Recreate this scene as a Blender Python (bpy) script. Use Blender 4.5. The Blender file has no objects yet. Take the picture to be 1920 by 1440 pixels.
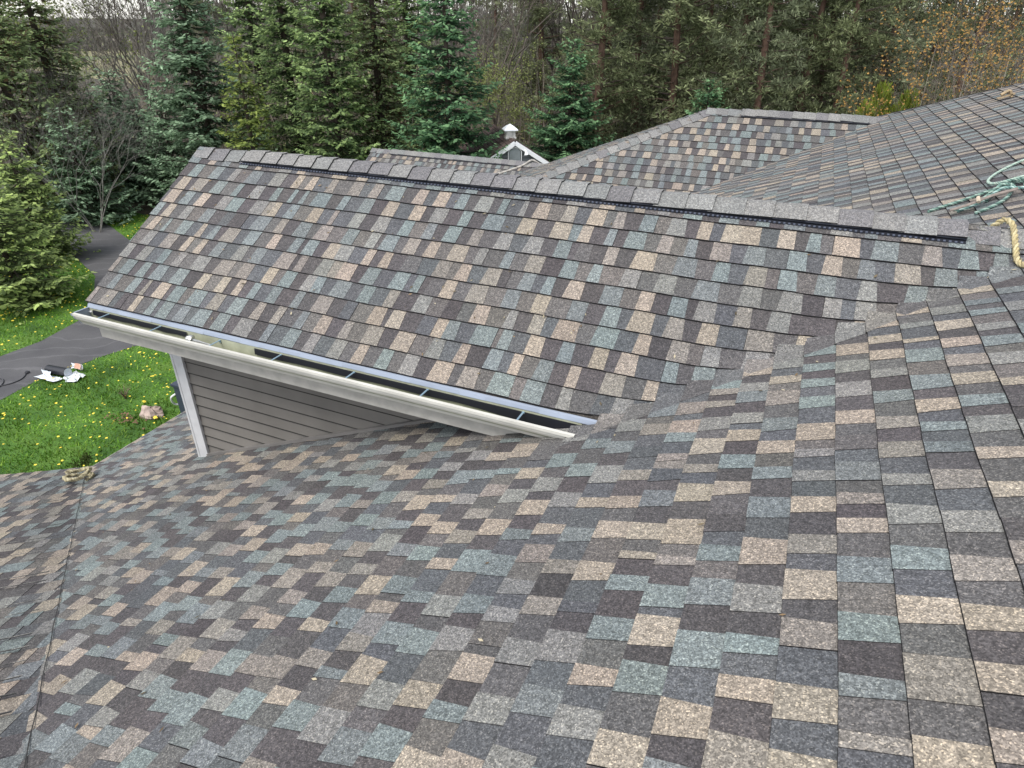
import bpy, math, random
import numpy as np
from mathutils import Vector, Matrix

# ------------------------------------------------------------------ camera, sky, sun, exposure
Z0 = 7.4                                    # height of the camera above the lawn
sc = bpy.context.scene
C = sc.collection
cam_d = bpy.data.cameras.new("camera"); cam = bpy.data.objects.new("camera", cam_d); C.objects.link(cam)
RX, UY, FW = Vector((.9164, .4001, .0083)), Vector((-.2026, .4474, .8710)), Vector((-.3448, .7999, -.4912))
FW.normalize(); RX = (RX - FW * RX.dot(FW)).normalized(); UY = RX.cross(FW).normalized()
cam.matrix_world = Matrix(((RX.x, UY.x, -FW.x, 0), (RX.y, UY.y, -FW.y, 0), (RX.z, UY.z, -FW.z, Z0), (0, 0, 0, 1)))
cam_d.sensor_width = 36; cam_d.lens = 22.57; cam_d.clip_start = .05; cam_d.clip_end = 30000
sc.camera = cam
SUN_EL, SUN_AZ = math.radians(58), math.radians(200)      # azimuth measured from +Y clockwise
world = bpy.data.worlds.new("World"); sc.world = world; world.use_nodes = True
wn = world.node_tree; bg = wn.nodes["Background"]
sky = wn.nodes.new("ShaderNodeTexSky"); sky.sky_type = 'NISHITA'; sky.sun_disc = False
sky.sun_elevation = SUN_EL; sky.sun_rotation = SUN_AZ; sky.air_density = 1.0; sky.dust_density = .6
hs = wn.nodes.new("ShaderNodeHueSaturation"); hs.inputs['Saturation'].default_value = .28
wn.links.new(sky.outputs[0], hs.inputs['Color']); wn.links.new(hs.outputs[0], bg.inputs[0])
bg.inputs[1].default_value = .15
sd = bpy.data.lights.new("sun", 'SUN'); sd.energy = 1.5; sd.angle = math.radians(25); sd.color = (1, .955, .90)
sun = bpy.data.objects.new("sun", sd); C.objects.link(sun)
sv = Vector((math.sin(SUN_AZ) * math.cos(SUN_EL), math.cos(SUN_AZ) * math.cos(SUN_EL), math.sin(SUN_EL)))
sun.rotation_euler = sv.to_track_quat('Z', 'Y').to_euler(); sun.location = (0, 0, 30)
sc.view_settings.view_transform = 'Standard'; sc.view_settings.look = 'None'
sc.view_settings.exposure = 1.06; sc.view_settings.gamma = 1

# ------------------------------------------------------------------ helpers
R = random.Random(7)
def nodes(name, rough=.8, metal=0.0):
    m = bpy.data.materials.new(name); m.use_nodes = True
    n = m.node_tree.nodes; l = m.node_tree.links; b = n["Principled BSDF"]
    b.inputs['Roughness'].default_value = rough; b.inputs['Metallic'].default_value = metal
    return m, n, l, b
def tex(n, l, kind, scale, det=4, coord='Object', stretch=None):
    tc = n.new("ShaderNodeTexCoord"); t = n.new(kind); t.inputs['Scale'].default_value = scale
    if kind == "ShaderNodeTexNoise": t.inputs['Detail'].default_value = det
    if stretch:
        mp = n.new("ShaderNodeMapping"); mp.inputs['Scale'].default_value = stretch
        l.new(tc.outputs[coord], mp.inputs[0]); l.new(mp.outputs[0], t.inputs['Vector'])
    else: l.new(tc.outputs[coord], t.inputs['Vector'])
    return t
def ramp(n, l, src, stops):
    r = n.new("ShaderNodeValToRGB"); e = r.color_ramp.elements
    e[0].position, e[0].color = stops[0][0], (*stops[0][1], 1); e[1].position, e[1].color = stops[-1][0], (*stops[-1][1], 1)
    for p, c in stops[1:-1]:
        q = e.new(p); q.color = (*c, 1)
    l.new(src, r.inputs[0]); return r
def mul(n, l, a, b, fac=1, kind='MULTIPLY'):
    m = n.new("ShaderNodeMix"); m.data_type = 'RGBA'; m.blend_type = kind; m.inputs[0].default_value = fac
    l.new(a, m.inputs[6]); l.new(b, m.inputs[7]); return m.outputs[2]
def bump(n, l, b, h, st, dist=.01):
    u = n.new("ShaderNodeBump"); u.inputs['Strength'].default_value = st; u.inputs['Distance'].default_value = dist
    l.new(h, u.inputs['Height']); l.new(u.outputs[0], b.inputs['Normal'])
def plain(name, col, rough=.6, metal=0, var=.12, scale=6, bmp=0):
    m, n, l, b = nodes(name, rough, metal)
    t = tex(n, l, "ShaderNodeTexNoise", scale, 6)
    r = ramp(n, l, t.outputs[0], [(.3, tuple(c * (1 - var) for c in col)), (.7, tuple(min(1, c * (1 + var)) for c in col))])
    l.new(r.outputs[0], b.inputs['Base Color'])
    if bmp: bump(n, l, b, t.outputs[0], bmp)
    return m
def attr_mat(name, rough=.9, var=.25, scale=3, transl=0, gain=1.0):
    m, n, l, b = nodes(name, rough)
    a = n.new("ShaderNodeAttribute"); a.attribute_name = "Col"
    t = tex(n, l, "ShaderNodeTexNoise", scale, 3)
    r = ramp(n, l, t.outputs[0], [(.3, (1 - var,) * 3), (.7, (1 + var,) * 3)])
    c = mul(n, l, a.outputs[0], r.outputs[0])
    if gain != 1:
        g_ = n.new('ShaderNodeRGB'); g_.outputs[0].default_value = (gain, gain, gain, 1); c = mul(n, l, c, g_.outputs[0])
    l.new(c, b.inputs['Base Color'])
    b.inputs['Specular IOR Level'].default_value = .2
    if transl:
        tr = n.new("ShaderNodeBsdfTranslucent"); l.new(c, tr.inputs[0]); mx = n.new("ShaderNodeMixShader"); mx.inputs[0].default_value = transl
        l.new(b.outputs[0], mx.inputs[1]); l.new(tr.outputs[0], mx.inputs[2]); l.new(mx.outputs[0], n["Material Output"].inputs[0])
    return m
def shingle_mat(name, s=260, lo=.5, hi=1.6):
    m, n, l, b = nodes(name, .85)
    b.inputs['Specular IOR Level'].default_value = .38
    a = n.new("ShaderNodeAttribute"); a.attribute_name = "Col"
    v = tex(n, l, "ShaderNodeTexVoronoi", s)
    sp = n.new("ShaderNodeSeparateColor"); l.new(v.outputs['Color'], sp.inputs[0])
    r = ramp(n, l, sp.outputs[0], [(0, (lo,) * 3), (.45, (.85,) * 3), (.85, (1.25,) * 3), (.93, (hi * .98, hi * .95, hi * .9)), (1, (hi * 1.3, hi * 1.26, hi * 1.18))])
    c = mul(n, l, a.outputs[0], r.outputs[0])
    t2 = tex(n, l, "ShaderNodeTexNoise", 70, 4)
    r2 = ramp(n, l, t2.outputs[0], [(.32, (.72,) * 3), (.68, (1.28,) * 3)]); c = mul(n, l, c, r2.outputs[0])
    t = tex(n, l, "ShaderNodeTexNoise", 1.3, 5)
    r3 = ramp(n, l, t.outputs[0], [(.35, (.9, .9, .91)), (.65, (1.08, 1.07, 1.05))]); c = mul(n, l, c, r3.outputs[0])
    l.new(c, b.inputs['Base Color']); bump(n, l, b, sp.outputs[1], .45, .002)
    return m

class MB:
    """collects polygons with colours; build() makes ONE mesh object (coordinates relative to the camera height)"""
    def __init__(s): s.v = []; s.f = []; s.c = []
    def poly(s, pts, col=(1, 1, 1)):
        i = len(s.v); s.v.extend([tuple(p) for p in pts]); s.f.append(tuple(range(i, i + len(pts)))); s.c.append(col)
    def box(s, c, sx, sy, sz, ax=(1, 0, 0), ay=(0, 1, 0), az=(0, 0, 1), col=(1, 1, 1)):
        c, ax, ay, az = Vector(c), Vector(ax) * sx / 2, Vector(ay) * sy / 2, Vector(az) * sz / 2
        P = [c + ax * i + ay * j + az * k for k in (-1, 1) for j in (-1, 1) for i in (-1, 1)]
        i = len(s.v); s.v.extend([tuple(p) for p in P])
        for q in ((0, 2, 3, 1), (4, 5, 7, 6), (0, 1, 5, 4), (2, 6, 7, 3), (0, 4, 6, 2), (1, 3, 7, 5)):
            s.f.append(tuple(i + k for k in q)); s.c.append(col)
    def tube(s, pts, rad, seg=6, col=(1, 1, 1), caps=True):
        pts = [Vector(p) for p in pts]; n = len(pts)
        if not isinstance(rad, (list, tuple)): rad = [rad] * n
        i0 = len(s.v); prev = None
        for k in range(n):
            d = (pts[min(k + 1, n - 1)] - pts[max(k - 1, 0)])
            d = d.normalized() if d.length > 1e-9 else Vector((0, 0, 1))
            if prev is None:
                a = d.cross(Vector((0, 0, 1)) if abs(d.z) < .9 else Vector((1, 0, 0))).normalized()
            else: a = (prev - d * prev.dot(d)).normalized()
            prev = a; b = d.cross(a)
            for j in range(seg):
                t = 2 * math.pi * j / seg; s.v.append(tuple(pts[k] + (a * math.cos(t) + b * math.sin(t)) * rad[k]))
        for k in range(n - 1):
            for j in range(seg):
                a0 = i0 + k * seg + j; a1 = i0 + k * seg + (j + 1) % seg
                s.f.append((a0, a1, a1 + seg, a0 + seg)); s.c.append(col)
        if caps:
            s.f.append(tuple(i0 + j for j in range(seg))[::-1]); s.c.append(col)
            s.f.append(tuple(i0 + (n - 1) * seg + j for j in range(seg))); s.c.append(col)
    def build(s, name, mat, parent=None, smooth=False, world_z=False, origin=None):
        me = bpy.data.meshes.new(name)
        v = np.array(s.v, dtype=np.float64).reshape(-1, 3)
        if not world_z: v[:, 2] += Z0
        o = bpy.data.objects.new(name, me)
        if parent is not None:
            po = Vector((0, 0, 0)); q = parent
            while q: po += Vector(q.location); q = q.parent
            v -= np.array(po)
        elif origin is not None:
            v -= np.array(origin); o.location = origin
        me.from_pydata(v.tolist(), [], s.f); me.update()
        ca = me.color_attributes.new("Col", 'FLOAT_COLOR', 'CORNER')
        cn = np.array([len(f) for f in s.f]); cc = np.array([(*c[:3], 1.0) for c in s.c], dtype=np.float32)
        ca.data.foreach_set("color", np.repeat(cc, cn, axis=0).ravel())
        me.materials.append(mat)
        if smooth: me.polygons.foreach_set("use_smooth", [True] * len(me.polygons))
        C.objects.link(o)
        if parent is not None: o.parent = parent
        return o
def tag(o, label=None, cat=None, group=None, kind=None):
    if label: o['label'] = label
    if cat: o['category'] = cat
    if group: o['group'] = group
    if kind: o['kind'] = kind
    return o
def thing(name, loc, label, cat, group=None, rz=0):
    o = bpy.data.objects.new(name, None); o.location = loc; o.rotation_euler = (0, 0, rz); o.empty_display_size = .2
    C.objects.link(o); return tag(o, label, cat, group)

# ------------------------------------------------------------------ materials
M = {}
M['shingle'] = shingle_mat('asphalt shingle granules')
M['cap'] = shingle_mat('ridge cap granules', 260, .6, 1.4)
M['vent'] = attr_mat('slotted vent plastic', .4, .1, 9)
M['black'] = plain('black plastic vent', (.012, .013, .018), .45)
M['membrane'] = plain('black membrane', (.008, .009, .014), .5)
M['gutter'] = plain('cream painted gutter', (.55, .535, .48), .4, var=.14, scale=5)
M['gutter_in'] = plain('gutter inside', (.36, .37, .27), .55, var=.18, scale=14)
M['trim'] = plain('grey white trim', (.54, .54, .54), .5, var=.10, scale=9)
M['fascia'] = plain('warm grey fascia', (.42, .40, .36), .55, var=.14, scale=14)
M['drip'] = plain('white aluminium drip edge', (.27, .31, .38), .35, var=.06)
M['hanger'] = plain('blue zinc hanger', (.30, .42, .50), .35, .5, var=.1)
M['siding'] = attr_mat('taupe vinyl siding', .55, .12, 3)
M['steel'] = plain('dull steel', (.5, .5, .47), .3, .8, var=.3, scale=40)

# ------------------------------------------------------------------ shingled planes
PAL_L = [((.262, .226, .186), 5), ((.153, .178, .178), 5), ((.182, .180, .171), 3), ((.142, .156, .159), 2.2), ((.198, .180, .160), 2.6)]
PAL_D = [((.075, .069, .071), 5), ((.086, .090, .096), 5), ((.115, .107, .101), 3), ((.096, .093, .092), 3), ((.064, .058, .060), 1.2)]
def pick(pal, rnd):
    t = rnd.random() * sum(w for _, w in pal)
    for c, w in pal:
        t -= w
        if t <= 0: break
    k = rnd.uniform(.9, 1.1)
    return tuple(x * k * rnd.uniform(.98, 1.02) for x in c)
def clip(poly, region):
    """clip 2D poly by convex CCW region"""
    for i in range(len(region)):
        a, b = region[i], region[(i + 1) % len(region)]
        ex, ey = b[0] - a[0], b[1] - a[1]; out = []
        for j in range(len(poly)):
            p, q = poly[j], poly[(j + 1) % len(poly)]
            dp = ex * (p[1] - a[1]) - ey * (p[0] - a[0]); dq = ex * (q[1] - a[1]) - ey * (q[0] - a[0])
            if dp >= 0: out.append(p)
            if (dp >= 0) != (dq >= 0):
                t = dp / (dp - dq); out.append((p[0] + (q[0] - p[0]) * t, p[1] + (q[1] - p[1]) * t))
        poly = out
        if len(poly) < 3: return []
    return poly
def ccw(r):
    a = sum(r[i][0] * r[(i + 1) % len(r)][1] - r[(i + 1) % len(r)][0] * r[i][1] for i in range(len(r)))
    return r if a > 0 else r[::-1]
E_ = .143
def roof_plane(O, S, U, region, seed, t_off=0, bend=None, mb=None, deck=True, rows=None, thick=.10, wav=1.0):
    """tabs laid in courses. O origin, S along course, U up the slope, region: convex polygon in (s,t)"""
    rnd = random.Random(seed); mb = mb or MB(); O, S, U = Vector(O), Vector(S).normalized(), Vector(U).normalized()
    N = S.cross(U); flip = False
    if N.z < 0: N = -N; flip = True
    region = ccw(region)
    smin, smax = min(p[0] for p in region), max(p[0] for p in region)
    tmin, tmax = min(p[1] for p in region), max(p[1] for p in region)
    ph = [rnd.uniform(0, 6.28) for _ in range(6)]
    def lift(s, t, h):
        w = wav * (.0022 * math.sin(s * 2.1 + ph[0]) * math.sin(t * 1.7 + ph[1]) + .0012 * math.sin(s * 7 + t * 3 + ph[2]))
        tj = wav * (.0025 * math.sin(s * 3.3 + ph[3]) + .0015 * math.sin(s * 9.1 + ph[4]))
        tt = t + tj + (bend(s, t) if bend else 0)
        return O + S * s + U * tt + N * (h + w)
    def emit(P): return P[::-1] if flip else P
    k0 = math.floor((tmin - t_off) / E_) - 1; k1 = math.ceil((tmax - t_off) / E_) + 1
    for k in range(k0, k1):
        t0 = t_off + k * E_; t1 = t0 + E_ + .004
        tooth = rnd.random() < .5; s = smin - rnd.uniform(0, 1.0); rowj = rnd.uniform(-.002, .002)
        joint = s
        while s < smax + .1:
            joint = s; end = s + 1.0; last = None
            while s < end - .01:
                w = rnd.choice([.066, .08, .09, .10, .105, .115, .128]) * rnd.uniform(.92, 1.08)
                if rnd.random() < .05: w *= .55
                
                if end - s - w < .04: w = end - s
                e2 = s + w
                if last is None: a_b, a_t = s + .001, s + .001
                else: a_b, a_t = last
                if e2 >= end - .001: nb, nt = end - .0015, end - .0015
                else:
                    sl = rnd.uniform(.001, .006) * (1 if tooth else -1) + rnd.uniform(-.003, .003)
                    nb, nt = e2 + sl, e2 - sl
                col = pick(PAL_L if (tooth if rnd.random() < .98 else not tooth) else PAL_D, rnd)
                hb = (.0138 if tooth else .0115) + rnd.uniform(-.0006, .0006); ht = (.0036 if tooth else .0012)
                tb = t0 + rowj + rnd.uniform(-.0012, .0012)
                q = clip([(a_b, tb), (nb, tb), (nt, t1), (a_t, t1)], region)
                if len(q) >= 3:
                    H = lambda p: hb + (ht - hb) * (p[1] - tb) / (t1 - tb)
                    top = [lift(p[0], p[1], H(p)) for p in q]; bot = [lift(p[0], p[1] - (.0026 if p[1] < tb + .02 else 0), .0046 if p[1] < tb + .02 else -.003) for p in q]
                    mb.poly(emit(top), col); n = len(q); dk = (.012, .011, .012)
                    for i in range(n):
                        j = (i + 1) % n
                        if q[i][1] > t1 - .002 and q[j][1] > t1 - .002: continue
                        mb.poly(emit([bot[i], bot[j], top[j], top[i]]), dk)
                last = (nb, nt); s = e2; tooth = not tooth if rnd.random() < .985 else tooth
            s = end
    if deck:
        dk = (.05, .045, .04)
        a = [O + S * p[0] + U * p[1] + N * -.003 for p in region]; b = [O + S * p[0] + U * p[1] - N * thick for p in region]
        mb.poly(emit(a), dk); mb.poly(emit(b)[::-1], dk)
        for i in range(len(a)):
            j = (i + 1) % len(a); mb.poly(emit([b[i], b[j], a[j], a[i]]), dk)
    return mb
CAPC = [(.185, .184, .182), (.160, .156, .161), (.212, .210, .203), (.180, .186, .183), (.150, .146, .151), (.195, .192, .187), (.205, .208, .203)]
def caps(P0, P1, L, Rr, w, seed, lift=.012, expo=.1685, mb=None, skew=0, start=0.0):
    """row of overlapping cap shingles along P0->P1; L and Rr: unit vectors down each slope"""
    rnd = random.Random(seed); mb = mb or MB(); P0, P1, L, Rr = Vector(P0), Vector(P1), Vector(L).normalized(), Vector(Rr).normalized()
    D = P1 - P0; ln = D.length; D.normalize(); up = -(L + Rr).normalized()
    NL = D.cross(L); NL = NL if NL.z > 0 else -NL
    NR = D.cross(Rr); NR = NR if NR.z > 0 else -NR
    s = start
    while s < ln:
        ex = expo * rnd.uniform(.9, 1.1); a, b = s, min(s + ex + .03, ln); g = s + ex; s = g
        col = rnd.choice(CAPC); kk = rnd.uniform(.92, 1.08); col = tuple(c * kk for c in col)
        ww = w * rnd.uniform(.97, 1.04); wl = ww + rnd.uniform(-.004, .006)
        def sec(d, h, wj):
            base = P0 + D * d; out = []
            for f in (1, .75, .5, .28): out.append(base + L * (wj * f) + NL * (h + lift))
            a1 = base + L * wj * .10 + NL * (h + lift + .001); a2 = base + Rr * wj * .10 + NR * (h + lift + .001)
            out += [a1, base + up * (h + lift * .55 - .004), a2]
            for f in (.28, .5, .75, 1): out.append(base + Rr * (wj * f) + NR * (h + lift))
            return out
        A = sec(a, .002 + rnd.uniform(0, .002), wl * .955); B = sec(b, .0150 + rnd.uniform(-.002, .002), wl)
        for i in range(len(A) - 1): mb.poly([A[i], A[i + 1], B[i + 1], B[i]], col)
        # thickness at exposed end and at both long edges
        Bd = [p - up * .009 for p in B]
        for i in range(len(B) - 1): mb.poly([B[i], B[i + 1], Bd[i + 1], Bd[i]], (.045, .045, .045))
        for i in (0, len(A) - 1):
            q = NL if i == 0 else NR
            mb.poly([A[i], B[i], B[i] - q * .007, A[i] - q * .007], (.03, .03, .03))
    return mb

TA = .42115; cA = 1 / math.sqrt(1 + TA * TA); sA = TA * cA
TB = .6704; cB = 1 / math.sqrt(1 + TB * TB); sB = TB * cB
TE = .667; cE = 1 / math.sqrt(1 + TE * TE); sE = TE * cE
zA = lambda x: -1.5563 + TA * x
S0 = .3404

house = thing('house', (-1.5, 5, 0), 'house roofed in mixed tan, teal and charcoal shingles with taupe siding, seen from on top', 'house')

# main roof: plane A. s = y, t measured up from the course line at x = S0
OA = (S0, 0, zA(S0)); tx = lambda x: (x - S0) / cA
XE = -6.40
# hip on the far end of the main roof runs from (.92,11.54) up to (2.26,10.4) and on
hipx = lambda y: .92 + (11.54 - y) * 1.18
mb = roof_plane(OA, (0, 1, 0), (cA, 0, sA), [(-4, tx(XE)), (13.6, tx(XE)), (13.0, tx(hipx(13.0))), (7.2, tx(hipx(7.2))), (-4, tx(hipx(7.2)))], 11)
main_roof = mb.build('main_roof', M['shingle'], house)
# sawtooth ends of main roof courses lapping over the dormer valley
vy = lambda x: 2.8276 + (zA(x) + 1.8393) / TB       # y of the valley at x
def onB(x, y): return Vector((x, y, -1.8393 + (y - 2.8276) * TB))
NBv = Vector((0, -sB, cB)); NAv = Vector((-sA, 0, cA))
saw = MB(); rs = random.Random(3)
k = -9
while S0 + k * E_ * cA < 1.55:
    xa = S0 + k * E_ * cA; xb = xa + E_ * cA
    if xa > -1.0:
        e1 = rs.uniform(.04, .07); e0 = rs.uniform(-.02, .006)
        col = pick(rs.choice([PAL_L, PAL_D]), rs); col = tuple(c * .6 + .055 for c in col); ya, yb = vy(xa), vy(xb)
        a, b = Vector((xa, ya - .13, zA(xa))) + NAv * .0135, Vector((xb, yb - .12, zA(xb))) + NAv * .0038
        m1, m2 = Vector((xa, ya, zA(xa))) + NAv * .017, Vector((xb, yb, zA(xb))) + NAv * .013
        c, d = onB(xa, ya + e1) + NBv * .018, onB(xb, yb + e0) + NBv * .016
        for q in ([a, b, m2, m1], [m1, m2, d, c]):
            if (q[1] - q[0]).cross(q[2] - q[0]).z < 0: q = q[::-1]
            saw.poly(q, col)
        for p, q in ((a, m1), (m1, c)):
            dz_ = Vector((0, 0, .014 if p is a or p is m1 else .007)); saw.poly([p, q, q - dz_, p - dz_], (.03, .028, .028))
    k += 1
saw.build('valley_shingles', M['shingle'], main_roof)
# rear slope, hip end (unseen sides of the main roof, kept simple) and hip caps
HX = hipx(7.2)
mb = roof_plane((HX, 0, zA(HX)), (0, 1, 0), (-cA, 0, sA), [(-4, 0), (7.2, 0), (13.6, -8.5), (-4, -8.5)], 12); mb.build('rear_roof', M['shingle'], house)
g = Vector((.92 - HX, 11.54 - 7.2, 0)).normalized()
mb = roof_plane((HX, 7.2, zA(HX)), (1, 0, 0), (0, -.8955, .445), [(0, 0), (-8.6, -8.1), (8.6, -8.1)], 13); mb.build('hip_end_roof', M['shingle'], house)
h0, h1 = Vector((-4.0, 7.2 + (HX + 4.0) / 1.18, zA(-4.0))), Vector((HX, 7.2, zA(HX)))
caps(h0, h1, (-cA, 0, -sA), (0, .8955, -.445), .13, 21, .004).build('hip_cap', M['cap'], main_roof)
# eave trim of the main roof
t = MB(); t.box((XE - .012, 3.3 + 4.2, zA(XE) - .03), .012, 8.5, .06); t.build('drip_edge', M['gutter'], main_roof)

# dormer roof: plane B and its far slope
YR, XR = 4.165, -4.672
ZR = -1.8393 + (YR - 2.8276) * TB
OB = (0, 2.8276, -1.8393); TLB = (YR - 2.8276) / cB
xv = lambda y: (-1.8393 + (y - 2.8276) * TB + 1.5563) / TA      # valley x at y
def bendB(s, t):
    d = xv(2.8276 + t * cB) - s
    return .03 * math.exp(-max(d, 0) / .13)
mb = roof_plane(OB, (1, 0, 0), (0, cB, sB), [(XR, 0), (xv(2.8276) + .12, 0), (xv(YR) + .12, TLB), (XR, TLB)], 14, 0, bendB)
dormer = mb.build('dormer_roof', M['shingle'], house)
mb = roof_plane((0, 2 * YR - 2.8276, -1.8393), (1, 0, 0), (0, -cB, sB), [(XR, 0), (xv(2.8276) + .1, 0), (xv(YR) + .1, TLB), (XR, TLB)], 15); mb.build('dormer_far_slope', M['shingle'], house)
LB, RB = Vector((0, -cB, -sB)), Vector((0, cB, -sB))
RA = Vector((XR - .008, YR, ZR)); VL, VR = -4.14, .885
mb = caps((XR - .008, YR, ZR), (VL + .02, YR, ZR), LB, RB, .132, 31, .004, start=.0)
caps((VR - .03, YR, ZR), (xv(YR) + .05, YR, ZR), LB, RB, .132, 32, .004, mb=mb)
caps((VL, YR, ZR), (VR, YR, ZR), LB, RB, .120, 33, .022, mb=mb)
mb.build('ridge_cap', M['cap'], dormer)
# ridge vent: slotted black plastic strip beneath the caps on both sides
rv = random.Random(5); m_vent = M['vent']
for sg in (-1, 1):
    vent = MB()
    D_ = Vector((0, sg * cB, -sB)); Nn = Vector((0, sg * sB, cB))
    # wavy strip in 12 segments
    for i in range(26):
        x0 = VL + (VR - VL) * i / 26; x1 = VL + (VR - VL) * (i + 1) / 26
        c = Vector(((x0 + x1) / 2, YR, ZR)) + D_ * .122 + Nn * .009
        vent.box(c, x1 - x0 + .001, .044, .012, ay=D_, az=Nn, col=(.014, .016, .022))
        c = Vector(((x0 + x1) / 2, YR, ZR)) + D_ * .108 + Nn * .020
        vent.box(c, x1 - x0 + .001, .030, .009, ay=D_, az=Nn, col=(.014, .016, .022))
    x = VL + .01
    while x < VR - .008:
        vent.box(Vector((x, YR, ZR)) + D_ * .141 + Nn * .012, .012, .010, .018, ay=D_, az=Nn, col=(.075, .085, .115)); x += .027
    vent.build('ridge_vent', m_vent, dormer)
# drip edge
t = MB(); n_ = 24
for i in range(n_):
    x0 = XR + .02 + (3.93) * i / n_; x1 = XR + .02 + (3.93) * (i + 1) / n_; j = .0015 * math.sin(i * 1.9)
    t.poly([(x0, 2.818, -1.850), (x1, 2.818, -1.850), (x1, 2.810 + j, -1.872), (x0, 2.810 + j, -1.872)])
    t.poly([(x0, 2.810 + j, -1.872), (x1, 2.810 + j, -1.872), (x1, 2.813 + j, -1.876), (x0, 2.813 + j, -1.876)])
    t.poly([(x0, 2.85, -1.834), (x1, 2.85, -1.834), (x1, 2.818, -1.850), (x0, 2.818, -1.850)])
t.build('drip_edge', M['drip'], dormer)
# fascia, soffit, rake board
GX0, GX1 = -4.655, -.80
def clipA(mb_, off=0.0):
    """drop what lies under plane A (keeps convex faces only)"""
    o = MB()
    for f, c in zip(mb_.f, mb_.c):
        P = [Vector(mb_.v[i]) for i in f]; out = []
        dist = lambda p: p.z - zA(p.x) - off
        for i in range(len(P)):
            a, b = P[i], P[(i + 1) % len(P)]; da, db = dist(a), dist(b)
            if da >= 0: out.append(a)
            if (da >= 0) != (db >= 0): out.append(a.lerp(b, da / (da - db)))
        if len(out) > 2: o.poly(out, c)
    return o
f = MB(); f.box((-2.55, 2.829, -1.985), 4.12, .022, .245); f.box((-2.55, 2.9, -2.10), 4.10, .12, .02)
clipA(f, -.01).build('fascia', M['fascia'], dormer)
f = MB()
for a, b in (((2.84, -1.90), (YR, ZR - .075)), ((2 * YR - 2.84, -1.90), (YR, ZR - .075))):
    A_, B_ = Vector((XR + .035, *a)), Vector((XR + .035, *b)); d_ = (B_ - A_); f.box((A_ + B_) / 2 - Vector((0, 0, .06)), d_.length, .03, .13, ax=d_.normalized(), ay=(1, 0, 0), az=Vector((1, 0, 0)).cross(d_.normalized()))
f.build('rake_board', M['trim'], dormer)

# dormer walls with lap siding
YW, XC = 3.19, -4.352
def siding(O, S, N, region, mb=None, seed=1, ph=0):
    mb = mb or MB(); O, S, N = Vector(O), Vector(S), Vector(N); region = ccw(region); Zv = Vector((0, 0, 1)); rnd = random.Random(seed)
    s0_, s1_ = min(p[0] for p in region), max(p[0] for p in region); z0_, z1_ = min(p[1] for p in region), max(p[1] for p in region)
    k = math.floor(z0_ / .102) - 1
    while k * .102 + ph < z1_:
        b = k * .102 + ph; q = clip([(s0_, b), (s1_, b), (s1_, b + .104), (s0_, b + .104)], region); k += 1
        if len(q) < 3: continue
        c = rnd.uniform(.96, 1.04); col = (.172 * c, .160 * c, .144 * c)
        out = [O + S * p[0] + Zv * p[1] + N * (.014 - .0125 * (p[1] - b) / .104) for p in q]
        if (out[1] - out[0]).cross(out[2] - out[0]).dot(N) < 0: out = out[::-1]
        mb.poly(out, col)
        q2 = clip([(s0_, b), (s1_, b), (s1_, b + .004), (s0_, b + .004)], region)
        if len(q2) >= 3:  # shadow line of each lap, painted as a dark strip and dark underside
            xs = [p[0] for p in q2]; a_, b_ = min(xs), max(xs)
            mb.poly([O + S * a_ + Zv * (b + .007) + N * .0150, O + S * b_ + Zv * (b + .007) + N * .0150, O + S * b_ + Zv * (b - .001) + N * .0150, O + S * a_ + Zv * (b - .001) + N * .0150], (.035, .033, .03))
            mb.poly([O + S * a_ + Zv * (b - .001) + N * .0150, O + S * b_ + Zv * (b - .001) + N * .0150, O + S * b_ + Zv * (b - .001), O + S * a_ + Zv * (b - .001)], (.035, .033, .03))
    return mb
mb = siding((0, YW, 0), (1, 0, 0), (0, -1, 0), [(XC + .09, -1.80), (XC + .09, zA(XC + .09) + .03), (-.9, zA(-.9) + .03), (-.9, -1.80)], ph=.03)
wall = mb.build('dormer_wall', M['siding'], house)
YF = 2 * YR - YW
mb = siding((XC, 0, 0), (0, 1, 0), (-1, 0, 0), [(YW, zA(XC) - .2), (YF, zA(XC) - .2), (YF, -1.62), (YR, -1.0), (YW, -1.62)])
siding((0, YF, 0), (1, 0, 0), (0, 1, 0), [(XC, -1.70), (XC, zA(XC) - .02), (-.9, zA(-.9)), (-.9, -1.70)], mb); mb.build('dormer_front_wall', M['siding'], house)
t = MB(); zb = zA(XC) - .03
t.box((XC + .045, YW - .022, (zb - 1.9) / 2), .098, .022, -1.9 - zb); t.box((XC - .022, YW + .03, (zb - 1.9) / 2), .022, .125, -1.9 - zb)
t.build('corner_board', M['trim'], wall)
t = MB(); p0, p1 = Vector((XC + .09, YW - .026, zA(XC + .09) + .022)), Vector((-.95, YW - .026, zA(-.95) + .022)); d_ = (p1 - p0).normalized()
t.box((p0 + p1) / 2, (p1 - p0).length, .03, .022, ax=d_, az=d_.cross(Vector((0, 1, 0)))); t.build('base_flashing', plain('grey flashing', (.17, .16, .15), .5), wall)

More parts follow.
